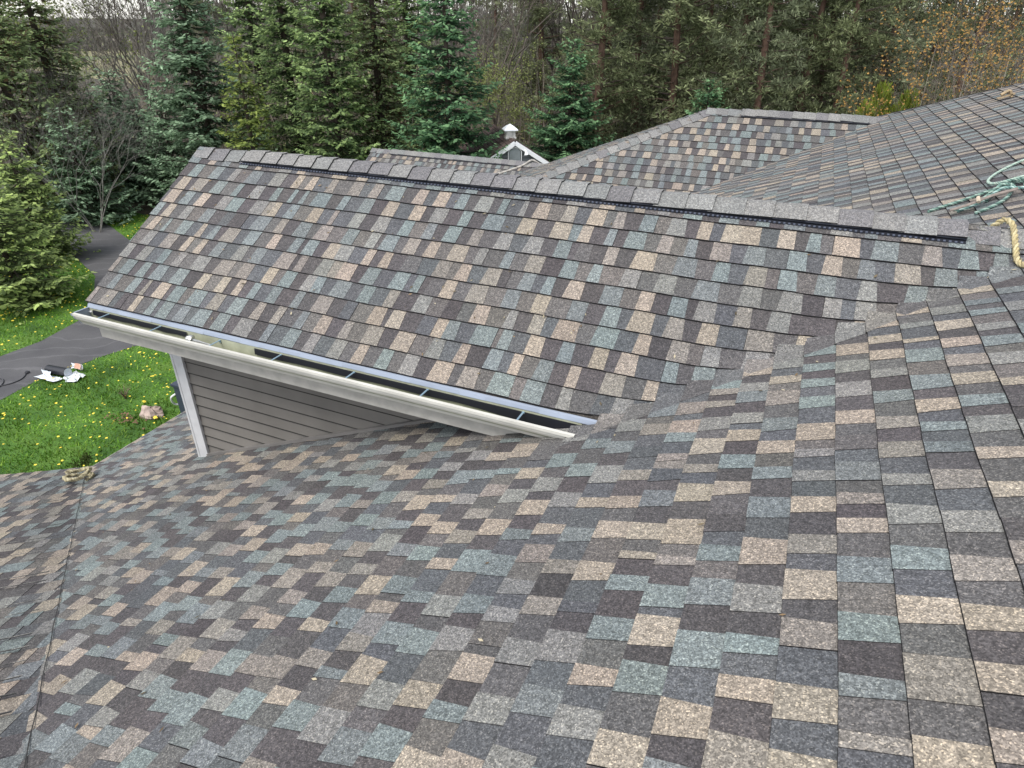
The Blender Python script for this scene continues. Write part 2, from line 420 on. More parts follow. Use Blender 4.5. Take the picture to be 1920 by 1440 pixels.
# gutter
def extr(prof, x0, x1, n=1, mb=None, wob=0):
    mb = mb or MB()
    for i in range(n):
        a = x0 + (x1 - x0) * i / n; b = x0 + (x1 - x0) * (i + 1) / n
        wa, wb_ = wob * math.sin(a * 2.3), wob * math.sin(b * 2.3)
        for (y0, z0), (y1, z1) in zip(prof[:-1], prof[1:]): mb.poly([(a, y0 + wa, z0), (b, y0 + wb_, z0), (b, y1 + wb_, z1), (a, y1 + wa, z1)])
    return mb
gy, gz = 2.815, -1.888
outer = [(gy, gz + .012), (gy, gz - .085), (gy - .085, gz - .085), (gy - .092, gz - .070), (gy - .10, gz - .052), (gy - .118, gz - .038), (gy - .126, gz - .022), (gy - .128, gz - .004), (gy - .137, gz - .002), (gy - .137, gz + .016), (gy - .116, gz + .016), (gy - .114, gz + .006)]
mb = extr(outer[2:], GX0, GX1, 20, wob=.002); gut = clipA(mb, -.02).build('gutter', M['gutter'], house)
inner = [(y + (.0015 if y < gy - .05 else -.0015), z + .0015) for y, z in outer]
mb = extr([(gy - .002, gz + .012), (gy - .002, gz - .082), (gy - .084, gz - .082), (gy - .090, gz - .070), (gy - .098, gz - .058), (gy - .116, gz - .036), (gy - .1235, gz - .02), (gy - .1255, gz + .002)], GX0 + .002, GX1, 20, wob=.002)
clipA(mb, -.02).build('gutter_trough', M['gutter_in'], gut)
t = MB(); t.poly([(GX0 - .001, y, z) for y, z in outer[:10]]); t.poly([(GX0 + .002, y, z) for y, z in outer[:10]][::-1])
for i in range(9):
    (y0, z0), (y1, z1) = outer[i], outer[i + 1]; t.poly([(GX0 - .001, y0, z0), (GX0 - .001, y1, z1), (GX0 + .012, y1, z1), (GX0 + .012, y0, z0)])
t.box((GX0 + .004, gy - .068, gz + .013), .012, .13, .006); t.build('end_cap', M['drip'], gut)
for a, b, dz in ((-4.60, -3.66, .030), (-3.06, -.74, .036)):
    mem = MB()
    n_ = 20
    for i in range(n_):
        x0 = a + (b - a) * i / n_; x1 = a + (b - a) * (i + 1) / n_
        z0_ = gz - .003 - dz - .003 * math.sin(i * 1.3) - .035 * max(0, (x0 + 1.5) / .8); z1_ = gz - .003 - dz - .003 * math.sin((i + 1) * 1.3) - .035 * max(0, (x1 + 1.5) / .8)
        mem.poly([(x0, gy - .009, gz + .004), (x1, gy - .009, gz + .004), (x1, gy - .014, z1_), (x0, gy - .014, z0_)])
    clipA(mem, 0).build('membrane_strip', M['membrane'], gut)
gr = MB(); rg = random.Random(55)
for i in range(900):
    x = rg.uniform(-4.6, -.85); y = gy - .002 - rg.random() ** 1.6 * .08; z = gz - .0815 + rg.uniform(0, .004); a = rg.uniform(0, 6.28); r_ = rg.uniform(.003, .009); k = rg.uniform(.5, 1.4)
    q = [Vector((x + r_ * 2 * math.cos(a), y + r_ * math.sin(a), z)), Vector((x - r_ * math.sin(a), y + r_ * math.cos(a) * .6, z + .001)), Vector((x - r_ * 2 * math.cos(a), y - r_ * math.sin(a), z))]
    gr.poly(q, (.10 * k, .085 * k, .06 * k))
clipA(gr, -.02).build('gutter_debris', attr_mat('gutter grit', 1), gut)['kind'] = 'stuff'
hang0 = None
for x in (-4.43, -3.91, -3.36, -2.84, -2.27, -1.75, -1.14):
    if hang0 is None:
        h_ = MB(); h_.box((x, gy - .062, gz + .001), .011, .118, .003); h_.box((x, gy - .008, gz - .006), .016, .004, .02); h_.box((x, gy - .118, gz - .004), .018, .006, .014)
        hang0 = h_.build('gutter_hanger', M['hanger'], gut); hx = x
    else:
        o = hang0.copy(); C.objects.link(o); o.parent = gut; o.location = (x - hx, 0, 0)

# wing roof E (facing the camera), ridge along X, hip on its left end
YE, ZE, XE1, XE2 = 11.09, -1.142, -1.47, 1.3
OE = (0, YE, ZE)
bE = 3.9
mb = roof_plane(OE, (1, 0, 0), (0, cE, sE), [(XE1, 0), (XE1 - bE * sE / .4215, -bE), (3.2, -bE), (1.5, 0)], 41, -.02)
wing = mb.build('wing_roof', M['shingle'], house)
hd = Vector((XE1 - bE * sE / .4215, YE - bE * cE, ZE - bE * sE))
mb = roof_plane((XE1, YE, ZE), (0, 1, 0), (cA, 0, sA), [(0, 0), (-bE * cE, -bE * sE / sA), (bE * cE, -bE * sE / sA)], 42); mb.build('wing_hip_roof', M['shingle'], house)
mb = roof_plane((0, YE, ZE), (1, 0, 0), (0, -cE, sE), [(XE1, 0), (XE1 - bE * sE / .4215, -bE), (2.6, -bE), (1.5, 0)], 43); mb.build('wing_far_slope', M['shingle'], house)
Hd = (Vector((XE1, YE, ZE)) - hd).normalized()
def perp(v, n_):  # direction in plane with normal n_, perpendicular to v, pointing down
    p = Vector(v).cross(Vector(n_)).normalized(); return p if p.z < 0 else -p
nE_, nH_ = Vector((0, -sE, cE)), Vector((-sA, 0, cA))
pl = Hd.cross(nE_).normalized(); pl = pl if pl.y < 0 else -pl
pr = Hd.cross(nH_).normalized(); pr = pr if pr.y > 0 else -pr
mb = caps(Vector((XE1, YE, ZE)), hd, pl, pr, .15, 44, .004)
caps((1.4, YE, ZE), (.75, YE, ZE), (0, -cE, -sE), (0, cE, -sE), .15, 45, .004, mb=mb)
caps((.75, YE, ZE), (-1.0, YE, ZE), (0, -cE, -sE), (0, cE, -sE), .15, 46, .02, mb=mb)
caps((-1.0, YE, ZE), (XE1 - .05, YE, ZE), (0, -cE, -sE), (0, cE, -sE), .15, 47, .004, mb=mb)
mb.build('ridge_cap', M['cap'], wing)
t = MB(); t.box(Vector((-.12, YE, ZE)) + Vector((0, -cE, -sE)) * .155 + nE_ * .014, 1.75, .03, .02, ay=(0, cE, sE), az=nE_)
t.build('ridge_vent', M['black'], wing)
# far wing roof F
YF_, ZF = 14.0, -2.765
mb = roof_plane((0, YF_, ZF), (1, 0, 0), (0, cE, sE), [(-9.85, 0), (-9.85, -2.6), (-4.6, -2.6), (-3.6, 0)], 51)
fw = mb.build('far_wing_roof', M['shingle'], house)
mb = roof_plane((0, YF_, ZF), (1, 0, 0), (0, -cE, sE), [(-9.85, 0), (-9.85, -2.6), (-3.6, -2.6), (-3.6, 0)], 52); mb.build('far_wing_back_slope', M['shingle'], house)
mb = caps((-9.3, YF_, ZF), (-9.87, YF_, ZF), (0, -cE, -sE), (0, cE, -sE), .15, 53, .004)
caps((-5.75, YF_, ZF), (-9.3, YF_, ZF), (0, -cE, -sE), (0, cE, -sE), .15, 54, .02, mb=mb)
caps((-3.7, YF_, ZF), (-5.75, YF_, ZF), (0, -cE, -sE), (0, cE, -sE), .15, 55, .004, mb=mb)
mb.build('ridge_cap', M['cap'], fw)
t = MB(); t.box(Vector((-7.5, YF_, ZF)) + Vector((0, -cE, -sE)) * .155 + nE_ * .014, 3.5, .03, .02, ay=(0, cE, sE), az=nE_)
t.build('ridge_vent', M['black'], fw)

# left wing roof D, running away to the lower left
aD = math.radians(90 + 121); eD = Vector((math.cos(aD), math.sin(aD), 0)); dD = Vector((eD.y, -eD.x, 0))
if dD.y < 0: dD = -dD
vD = Vector((-4.19, 2.75, 0)).normalized(); sl = (TA * 4.19 / math.hypot(4.19, 2.75)) / vD.dot(dD); cD = 1 / math.sqrt(1 + sl * sl)
OD = Vector((-6.41, 3.30, zA(-6.41) - .004)); UD = Vector((-dD.x * cD, -dD.y * cD, sl * cD)); SD = -eD
vs, vt = vD.dot(SD), -vD.dot(dD) / cD          # valley direction in (s,t), per metre of plan
def bendD(s, t):
    # distance from the valley line
    d = (-vs / vt * -t * -1) if False else abs(s - t * vs / vt)
    return -.16 * math.exp(-d / .38)
mb = roof_plane(OD, SD, UD, [(-7, 0), (.25, 0), (t_ := 8.0) and (8.0 * vs / vt + .25, 8.0), (-7, 8.0)], 61, 0, bendD)
mb.build('left_wing_roof', M['shingle'], house)

ED = OD + Vector((dD.x, dD.y, 0)) * 0
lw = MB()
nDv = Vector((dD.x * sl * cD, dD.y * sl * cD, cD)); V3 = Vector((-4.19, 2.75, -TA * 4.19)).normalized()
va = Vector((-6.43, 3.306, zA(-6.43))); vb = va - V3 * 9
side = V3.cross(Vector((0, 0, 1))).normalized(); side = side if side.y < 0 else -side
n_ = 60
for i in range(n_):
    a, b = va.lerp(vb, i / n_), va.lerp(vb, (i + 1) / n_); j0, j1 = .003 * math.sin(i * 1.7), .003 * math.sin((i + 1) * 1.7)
    lw.poly([a + nDv * .019 + side * j0, b + nDv * .019 + side * j1, b + nDv * .019 + side * (j1 + .005), a + nDv * .019 + side * (j0 + .005)], (.02, .02, .02))  # dark strip stands in for the shadow gap along the valley cut
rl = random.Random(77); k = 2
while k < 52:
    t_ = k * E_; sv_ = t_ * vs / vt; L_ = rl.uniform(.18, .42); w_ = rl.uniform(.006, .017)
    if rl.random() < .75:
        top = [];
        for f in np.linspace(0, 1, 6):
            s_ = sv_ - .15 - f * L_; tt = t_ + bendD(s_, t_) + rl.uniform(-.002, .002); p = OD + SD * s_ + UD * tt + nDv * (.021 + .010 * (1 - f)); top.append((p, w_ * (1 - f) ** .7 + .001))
        for (p, w0), (q, w1_) in zip(top[:-1], top[1:]): lw.poly([p, q, q + UD * w1_, p + UD * w0][::-1], (.02, .02, .02)); lw.poly([p - UD * .006, q - UD * .006, q, p][::-1], (.26, .25, .23) if rl.random() < .5 else (.1, .095, .09))  # dark wedge paints the shadow gap at a lifted edge, beside a shingle-toned strip
    k += 1
lw.build('valley_shadow_strips', M['shingle'], bpy.data.objects['left_wing_roof'])
# body of the house below the roofs
def wallrun(P0, P1, z0, z1, nrm, name='wall'):
    P0, P1 = Vector(P0), Vector(P1); S_ = (P1 - P0).normalized(); L_ = (P1 - P0).length
    siding((P0.x, P0.y, 0), S_, nrm, [(0, z0), (L_, z0), (L_, z1), (0, z1)]).build(name, M['siding'], house)
wallrun((-6.0, 3.9, 0), (-6.0, 12.6, 0), -7.4, -4.15, (-1, 0, 0))
wallrun((-9.4, 12.4, 0), (-9.4, 15.6, 0), -7.4, -4.0, (-1, 0, 0)); wallrun((-9.4, 12.4, 0), (-6, 12.4, 0), -7.4, -3.9, (0, -1, 0))
wallrun((-9.4, 15.8, 0), (9.5, 15.8, 0), -7.4, -4.2, (0, 1, 0))
w0 = OD + Vector((dD.x, dD.y, 0)) * -.4; w1 = w0 + eD * 6.8
wallrun((w1.x, w1.y, 0), (w0.x, w0.y, 0), -7.4, zA(-6.41) + .05, tuple(dD))

# ------------------------------------------------------------------ outbuilding with cupola
GR = 0.0
a36 = math.radians(36); sa = Vector((-math.sin(a36), math.cos(a36), 0)); sr = Vector((math.cos(a36), math.sin(a36), 0)); UPV = Vector((0, 0, 1))
SC = Vector((-10.265, 23.9, 0)); ZS = -3.97; HW, PT, LN = 1.85, .62, 4.6
shed = thing('shed', (SC.x, SC.y, 0), 'small dark grey shed with brown roof, white gable trim and white cupola', 'shed')
zf = ZS - PT * HW
w = MB()
def SP(r_, a_, z_): return SC + sr * r_ + sa * a_ + Vector((0, 0, z_))
w.poly([SP(-1.6, .05, -7.4), SP(1.6, .05, -7.4), SP(1.6, .05, ZS - PT * 1.6 - .05), SP(0, .05, ZS - .06), SP(-1.6, .05, ZS - PT * 1.6 - .05)])
for r_ in (-1.6, 1.6): w.poly([SP(r_, .05, -7.4), SP(r_, LN - .2, -7.4), SP(r_, LN - .2, ZS - PT * 1.6 - .05), SP(r_, .05, ZS - PT * 1.6 - .05)])
w.poly([SP(-1.6, LN - .2, -7.4), SP(1.6, LN - .2, -7.4), SP(1.6, LN - .2, ZS - PT * 1.6 - .05), SP(0, LN - .2, ZS - .06), SP(-1.6, LN - .2, ZS - PT * 1.6 - .05)])
z_ = -7.3
while z_ < ZS - .25:
    hw = min(1.6, (ZS - .12 - z_) / PT); w.box(SP(0, .042, z_), hw * 2, .02, .03, ax=sr, ay=sa, col=(.5, .5, .5)); z_ += .15
m_, n_, l_, b_ = nodes('dark grey boards', .7); at_ = n_.new("ShaderNodeAttribute"); at_.attribute_name = "Col"
rgb = n_.new("ShaderNodeRGB"); rgb.outputs[0].default_value = (.09, .098, .105, 1); l_.new(mul(n_, l_, rgb.outputs[0], at_.outputs[0]), b_.inputs['Base Color'])
shed_wall = w.build('wall', m_, shed)
rr = MB(); rnd = random.Random(9)
for sg in (-1, 1):
    nrow = 13
    for i in range(nrow):
        f0, f1 = i / nrow, (i + 1) / nrow; y_ = 0
        while y_ < LN:
            dl = rnd.uniform(.15, .35); y2 = min(LN, y_ + dl); c_ = rnd.uniform(.7, 1.3)
            col = (.085 * c_, .062 * c_, .055 * c_)
            A_, B_ = SP(sg * HW * f0, y_, ZS - PT * HW * f0 + .01), SP(sg * HW * f0, y2, ZS - PT * HW * f0 + .01)
            C_, D_ = SP(sg * HW * f1, y2, ZS - PT * HW * f1 + .028), SP(sg * HW * f1, y_, ZS - PT * HW * f1 + .028)
            q = [A_, B_, C_, D_]; q = q if (B_ - A_).cross(D_ - A_).z > 0 else q[::-1]
            rr.poly(q, col); rr.poly([D_, C_, C_ - UPV * .025, D_ - UPV * .025], (.02, .015, .015)); y_ = y2
    rr.poly([SP(0, 0, ZS - .04), SP(0, LN, ZS - .04), SP(sg * HW, LN, zf - .04), SP(sg * HW, 0, zf - .04)], (.05, .04, .04))
    rr.box(SP(sg * .08, LN / 2, ZS + .01), .02, LN, .015, ax=(sr + UPV * (-PT * sg)).normalized(), ay=sa, az=(UPV + sr * PT * sg).normalized(), col=(.10, .07, .06))
rr.build('roof', attr_mat('brown shingles', .9, .3, 9), shed)
t = MB()
for sg in (-1, 1):
    d_ = (sr * sg + UPV * -PT).normalized(); t.box(SP(sg * HW / 2, -.012, ZS - PT * HW / 2 - .075), HW * math.hypot(1, PT), .03, .16, ax=d_, ay=sa, az=d_.cross(sa))
t.build('gable_trim', plain('white shed trim', (.8, .8, .82), .5, var=.03), shed)
white = plain('weathered white paint', (.70, .70, .70), .5, var=.12, scale=8)
t = MB(); CC = SP(0, .95, 0)
t.box(CC + UPV * (ZS + .10), .36, .36, .44, ax=sr, ay=sa)
for k in range(4):
    for sg in (-1, 1):
        t.box(CC + UPV * (ZS + .08 + k * .055) + sa * sg * .184, .26, .015, .025, ax=sr, ay=sa); t.box(CC + UPV * (ZS + .08 + k * .055) + sr * sg * .184, .015, .26, .025, ax=sr, ay=sa)
t.box(CC + UPV * (ZS + .0), .42, .42, .06, ax=sr, ay=sa)
cup = t.build('cupola', plain('weathered cupola paint', (.50, .49, .46), .7, var=.3, scale=9), shed)
t = MB(); e_ = [CC + sr * i * .27 + sa * j * .27 + UPV * (ZS + .30) for i, j in ((-1, -1), (1, -1), (1, 1), (-1, 1))]; ap = CC + UPV * (ZS + .50)
mid = [CC + sr * i * .14 + sa * j * .14 + UPV * (ZS + .41) for i, j in ((-1, -1), (1, -1), (1, 1), (-1, 1))]
for i in range(4):
    t.poly([e_[i], e_[(i + 1) % 4], mid[(i + 1) % 4], mid[i]]); t.poly([mid[i], mid[(i + 1) % 4], ap])
    t.poly([e_[i], e_[(i + 1) % 4], e_[(i + 1) % 4] - UPV * .04, e_[i] - UPV * .04])
t.poly([p - UPV * .04 for p in e_]); t.build('cupola_cap', plain('bright white cap', (.85, .87, .9), .35, var=.02), cup)
t = MB()
arc = [SP(-.22 * math.cos(a), .028, ZS - .42 + .14 * math.sin(a)) for a in np.linspace(0, math.pi, 12)]
t.poly([SP(.22, .028, -5.3), *arc[::-1][0:12], SP(-.22, .028, -5.3)])
wv = t.build('loft_door', plain('pale grey door panel', (.19, .21, .22), .5), shed)
t = MB(); t.tube([SP(-.26, .02, -5.3), SP(-.26, .02, ZS - .42), *[SP(-.26 * math.cos(a), .02, ZS - .42 + .17 * math.sin(a)) for a in np.linspace(.2, math.pi - .2, 9)], SP(.26, .02, ZS - .42), SP(.26, .02, -5.3)], .018, 4)
t.build('door_frame', white, wv)
t = MB(); t.tube([SP(.38, .05, ZS - .40), SP(.38, -.08, ZS - .34), SP(.40, -.16, ZS - .40), SP(.41, -.18, ZS - .50)], [.02, .02, .05, .085], 8); t.build('wall_lamp', plain('white lamp', (.8, .8, .8), .3), shed)

# ------------------------------------------------------------------ ropes and small things on the roof
def smooth(pts, n):
    pts = [Vector(p) for p in pts]; P = [pts[0] * 2 - pts[1]] + pts + [pts[-1] * 2 - pts[-2]]; out = []
    for i in range(1, len(P) - 2):
        for k in range(n):
            t = k / n; a, b, c, d = P[i - 1], P[i], P[i + 1], P[i + 2]
            out.append(.5 * ((2 * b) + (c - a) * t + (2 * a - 5 * b + 4 * c - d) * t * t + (3 * b - a - 3 * c + d) * t ** 3))
    out.append(pts[-1]); return out
def resample(P, step):
    out = [P[0]]; acc = 0
    for a, b in zip(P[:-1], P[1:]):
        d = (b - a).length
        while acc + d >= step:
            t = (step - acc) / d; a = a.lerp(b, t); out.append(a.copy()); d = (b - a).length; acc = 0
            if d < 1e-9: break
        acc += d
    return out
def rope(mb, pts, r, cols, pitch=.06, n=3):
    P = resample(smooth(pts, 12), r * .8); prev = None; F_ = []
    for i in range(len(P)):
        d = (P[min(i + 1, len(P) - 1)] - P[max(i - 1, 0)]).normalized()
        a = d.cross(Vector((0, 0, 1))).normalized() if prev is None else (prev - d * prev.dot(d)).normalized()
        prev = a; F_.append((a, d.cross(a)))
    for k in range(n):
        Q = []
        for i, p in enumerate(P):
            th = 2 * math.pi * (i * r * .8 / pitch + k / n); a, b = F_[i]; Q.append(p + (a * math.cos(th) + b * math.sin(th)) * r * .58)
        mb.tube(Q, r * .50, 6, cols[k % len(cols)])
def A_(x, y, h=.02): return Vector((x, y, zA(x))) + NAv * h
gcols = [(.16, .26, .22), (.30, .40, .34), (.09, .15, .13)]
rp = MB()
rope(rp, [A_(.90, 5.42), A_(.977, 5.454), A_(1.074, 5.486), A_(1.227, 5.555), A_(1.372, 5.594, .03), A_(1.46, 5.61), A_(1.7, 5.70), A_(2.1, 5.9)], .0115, gcols)
rope(rp, [A_(2.1, 6.30), A_(1.75, 6.30), A_(1.554, 6.239), A_(1.449, 6.149), A_(1.35, 6.02), A_(1.289, 5.86), A_(1.30, 5.66, .04), A_(1.40, 5.60, .055), A_(1.6, 5.72, .03), A_(2.0, 5.85)], .010, [(.34, .44, .37), (.42, .50, .42), (.26, .36, .31)])
rope(rp, [A_(1.03, 5.30), A_(1.10, 5.31), A_(1.18, 5.35, .03), A_(1.26, 5.44, .05), A_(1.32, 5.50, .06), A_(1.36, 5.44, .05), A_(1.33, 5.33, .04), A_(1.28, 5.22, .03), A_(1.20, 5.15, .02), A_(1.11, 5.09, .02)], .0108, gcols)
rope(rp, [A_(1.04, 5.24), A_(1.14, 5.26, .03), A_(1.23, 5.33, .05), A_(1.31, 5.40, .06), A_(1.40, 5.36, .04), A_(1.55, 5.38, .02), A_(1.9, 5.55)], .0104, [(.20, .34, .30), (.38, .50, .46), (.12, .20, .19)])
rope(rp, [A_(1.20, 5.32, .02), A_(1.27, 5.48, .03), A_(1.34, 5.60, .05), A_(1.45, 5.52, .05), A_(1.42, 5.38, .04), A_(1.62, 5.20, .02), A_(1.95, 5.1, .02)], .0108, gcols)
m_rope = attr_mat('twisted synthetic rope', .8, .2, 60)
tag(rp.build('safety_rope', m_rope, None, True, origin=(1.4, 5.5, zA(1.4) + Z0)), 'tangled pale green twisted rope heaped on the roof slope behind the dormer ridge', 'rope')
st = MB(); P = [A_(1.00, 5.20, .05), A_(1.10, 5.20, .058), A_(1.22, 5.24, .07), A_(1.36, 5.30, .06)]
for a, b in zip(P[:-1], P[1:]):
    d_ = (b - a).normalized(); st.box((a + b) / 2, (b - a).length, .032, .006, ax=d_, ay=Vector((0, 1, .2)).normalized(), az=d_.cross(Vector((0, 1, .2)).normalized()), col=(.22, .185, .16))
st.tube([A_(1.145, 5.16, .07), A_(1.15, 5.2, .09), A_(1.155, 5.25, .075)], .012, 6, (.5, .42, .32))
tag(st.build('leather_strap', attr_mat('worn strap', .7, .3, 30), None, origin=(1.2, 5.2, zA(1.2) + Z0)), 'worn brown strap lying across the tangled green rope', 'strap')
tr = MB()
zc = lambda y, h: (-1.8393 + (y - 2.8276) * TB) if y < YR else ZR - (y - YR) * TB
path = [Vector((.84, 4.40, ZR - .235 * TB + .03)), Vector((.93, 4.29, ZR - .125 * TB + .032)), Vector((1.0, 4.225, ZR - .02)), Vector((1.047, 4.19, ZR + .043)), Vector((1.080, 4.15, ZR + .036)), Vector((1.095, 4.10, onB(1, 4.10).z + .038)), Vector((1.106, 4.03, onB(1, 4.03).z + .03)), Vector((1.116, 3.955, onB(1, 3.955).z + .034)), Vector((1.15, 3.87, zA(1.15) + .03)), Vector((1.24, 3.76, zA(1.24) + .028)), Vector((1.4, 3.66, zA(1.4) + .028)), Vector((1.7, 3.6, zA(1.7) + .028))]
rope(tr, path, .0145, [(.44, .37, .20), (.52, .45, .27), (.36, .30, .17)], pitch=.085)
rnd = random.Random(2); PP = resample(smooth(path, 10), .006)
for p in PP:
    for _ in range(5):
        d_ = Vector((rnd.gauss(0, 1), rnd.gauss(0, 1), rnd.gauss(0, 1))).normalized(); q = p + d_ * .016; e = q + (d_ + Vector((rnd.gauss(0, .6), rnd.gauss(0, .6), rnd.gauss(0, .6)))) * .009
        sd_ = d_.cross(Vector((.3, .5, .8))).normalized() * .0012; tr.poly([q - sd_, q + sd_, e], (.55, .48, .30))
tag(tr.build('frayed_rope', m_rope, None, origin=(1.13, 4.26, ZR + Z0)), 'thick frayed tan rope draped over the right end of the dormer ridge', 'rope')
# pale cord over the far wing ridge
yy = lambda y: ZF - abs(y - YF_) * TE
rp = MB(); P = [Vector((-6.75, 13.35, yy(13.35) + .02)), Vector((-6.275, 13.615, yy(13.615) + .02)), Vector((-5.80, 13.86, yy(13.86) + .03)), Vector((-5.60, 13.99, yy(14) + .055)), Vector((-5.45, 14.12, yy(14.12) + .04)), Vector((-5.2, 14.5, yy(14.5) + .03))]
rope(rp, P, .022, [(.45, .42, .38), (.36, .34, .31), (.5, .47, .42)], pitch=.12)
tag(rp.build('cord', m_rope, None, origin=(-5.6, 14, ZF + Z0)), 'pale cord hanging over the ridge of the distant low roof', 'rope')
# coil of tan rope end in the valley at left
def D_pt(x, y, h=0): return Vector((x, y, max(zA(x), (OD.z + (-(Vector((x, y, 0)) - Vector((OD.x, OD.y, 0))).dot(dD)) * sl)) + h))
rp = MB(); P = []
for i in range(26):
    t = i / 25 * 2 * math.pi * 1.55; r_ = .125 + .02 * math.sin(i); P.append(D_pt(-6.02 + r_ * math.cos(t) * 1.05, 2.985 + r_ * math.sin(t) * .9, .035 + .0035 * i))
rope(rp, P, .022, [(.36, .32, .20), (.44, .40, .26), (.28, .24, .15)], pitch=.06)
tag(rp.build('rope_coil', m_rope, None, origin=(-6.0, 3.0, D_pt(-6, 3).z + Z0)), 'small dirty tan rope coil lying at the bottom of the left roof valley', 'rope')
# little tan bracket on the far slope
t = MB(); c_ = A_(1.977, 9.538, .04); t.box(c_, .16, .09, .012, ax=(cA, 0, sA), az=NAv); t.box(c_ + NAv * .03 + Vector((.05, 0, 0)), .02, .09, .07, ax=(cA, 0, sA), az=NAv); t.tube([c_ + Vector((-.05, 0, .01)), c_ + Vector((.02, .02, .06))], .018, 6)
tag(t.build('roof_bracket', plain('rusty tan bracket', (.32, .24, .14), .7, var=.3, scale=20), None, origin=tuple(c_ + Vector((0, 0, Z0 - .04)))), 'small tan roof bracket alone near the top of the far right slope', 'bracket')
db = MB(); rd = random.Random(91)
for i in range(170):
    if rd.random() < .55:
        x = rd.uniform(-5.8, 1.2); y = vy(x) - rd.uniform(.0, .5) if x > -.8 and rd.random() < .5 else rd.uniform(.2, 3.0)
        P = Vector((x, y, zA(x))) + NAv * .0175; u_, v_ = Vector((cA, 0, sA)), Vector((0, 1, 0))
        if y > 3.1 and x < -.7: continue
    else:
        x = rd.uniform(-4.5, .6); y = rd.uniform(2.85, 4.0)
        if x > xv(y): continue
        P = onB(x, y) + NBv * .0175; u_, v_ = Vector((1, 0, 0)), Vector((0, cB, sB))
    a = rd.uniform(0, 6.28); d1 = u_ * math.cos(a) + v_ * math.sin(a); d2 = u_ * -math.sin(a) + v_ * math.cos(a); r_ = rd.uniform(.004, .011); k = rd.uniform(.6, 1.5)
    c0 = rd.choice([(.16, .11, .06), (.10, .08, .05), (.30, .26, .18)])
    db.poly([P - d1 * r_ * 1.6, P + d2 * r_ * .6, P + d1 * r_ * 1.6, P - d2 * r_ * .6], tuple(c * k for c in c0))
tag(db.build('leaf_litter', attr_mat('dry leaf bits', .9), None), 'tiny dry leaf bits and twigs scattered over the shingles', 'debris', kind='stuff')
# metal nozzle lying in the gutter
t = MB(); P = Vector((-3.52, 2.722, gz + .012)); d_ = Vector((.9, .25, -.25)).normalized()
t.tube([P - d_ * .02, P - d_ * .018, P + d_ * .006, P + d_ * .008], [.012, .03, .03, .016], 12); t.tube([P + d_ * .008, P + d_ * .13], [.011, .009], 8)
t.tube([P - d_ * .036, P - d_ * .02], .017, 8)
tag(t.build('metal_bolt', M['steel'], None, origin=(-3.5, 2.74, gz - .09 + Z0)), 'large silver bolt lying in the gutter between two hangers', 'bolt')

# ------------------------------------------------------------------ ground, lawn, driveway, field
G = 0.0
def sheet(name, pts, z, mat, label=None):
    me = bpy.data.meshes.new(name); me.from_pydata([(x, y, z) for x, y in pts], [], [tuple(range(len(pts)))]); me.update()
    if me.polygons[0].normal.z < 0: me.flip_normals()
    me.materials.append(mat); o = bpy.data.objects.new(name, me); C.objects.link(o); o['kind'] = 'structure'; return o
m, n, l, b = nodes('forest floor', 1); t = tex(n, l, "ShaderNodeTexNoise", .5, 8); t2 = tex(n, l, "ShaderNodeTexNoise", 9, 6)
r = ramp(n, l, t.outputs[0], [(.3, (.035, .03, .02)), (.5, (.06, .048, .032)), (.7, (.045, .055, .022))]); r2 = ramp(n, l, t2.outputs[0], [(.3, (.5,) * 3), (.7, (1.4,) * 3)])
l.new(mul(n, l, r.outputs[0], r2.outputs[0]), b.inputs['Base Color']); sheet('ground', [(-12000, -12000), (12000, -12000), (12000, 12000), (-12000, 12000)], -.012, m)
m, n, l, b = nodes('lawn green', 1); t = tex(n, l, "ShaderNodeTexNoise", 1.1, 8); t2 = tex(n, l, "ShaderNodeTexNoise", 30, 5)
r = ramp(n, l, t.outputs[0], [(.3, (.035, .095, .012)), (.5, (.07, .165, .02)), (.7, (.11, .21, .03))]); r2 = ramp(n, l, t2.outputs[0], [(.3, (.45,) * 3), (.7, (1.4,) * 3)])
l.new(mul(n, l, r.outputs[0], r2.outputs[0]), b.inputs['Base Color']); bump(n, l, b, t2.outputs[0], .8, .05)
# the lawn ends along the edge of the trees
LAWN = [(-60, -30), (30, -30), (30, 22), (-8, 22), (-13, 19.5), (-18, 18.6), (-22, 18.8), (-26, 19.2), (-31, 19.5), (-45, 15), (-60, 8)]
sheet('lawn', LAWN, 0, m)
m, n, l, b = nodes('asphalt', .85); t = tex(n, l, "ShaderNodeTexNoise", 1.2, 8); t2 = tex(n, l, "ShaderNodeTexNoise", 120, 3)
r = ramp(n, l, t.outputs[0], [(.3, (.066, .065, .069)), (.7, (.092, .090, .093))]); r2 = ramp(n, l, t2.outputs[0], [(.3, (.75,) * 3), (.7, (1.25,) * 3)])
tw = tex(n, l, "ShaderNodeTexWave", .50, stretch=None); tw.inputs['Distortion'].default_value = 9; tw.inputs['Detail'].default_value = 5; tw.inputs['Detail Scale'].default_value = 1.1
mp = n.new("ShaderNodeMapping"); mp.inputs['Rotation'].default_value = (0, 0, math.radians(-128)); tc = n.new("ShaderNodeTexCoord"); l.new(tc.outputs['Object'], mp.inputs[0]); l.new(mp.outputs[0], tw.inputs['Vector'])
r3 = ramp(n, l, tw.outputs[0], [(.93, (1, 1, 1)), (1.0, (1.35, 1.35, 1.34))])
cc = mul(n, l, mul(n, l, r.outputs[0], r2.outputs[0]), r3.outputs[0]); l.new(cc, b.inputs['Base Color']); bump(n, l, b, t2.outputs[0], .4, .01)
cL = [(-18.9, -2), (-18.2, 4.5), (-17.42, 7.99), (-17.36, 9.03), (-17.7, 10.32), (-18.4, 11.3), (-19.42, 12.1), (-20.59, 13.0), (-22.3, 13.75), (-24.0, 14.44), (-27.2, 16.0), (-31, 17.0), (-40, 17.2)]
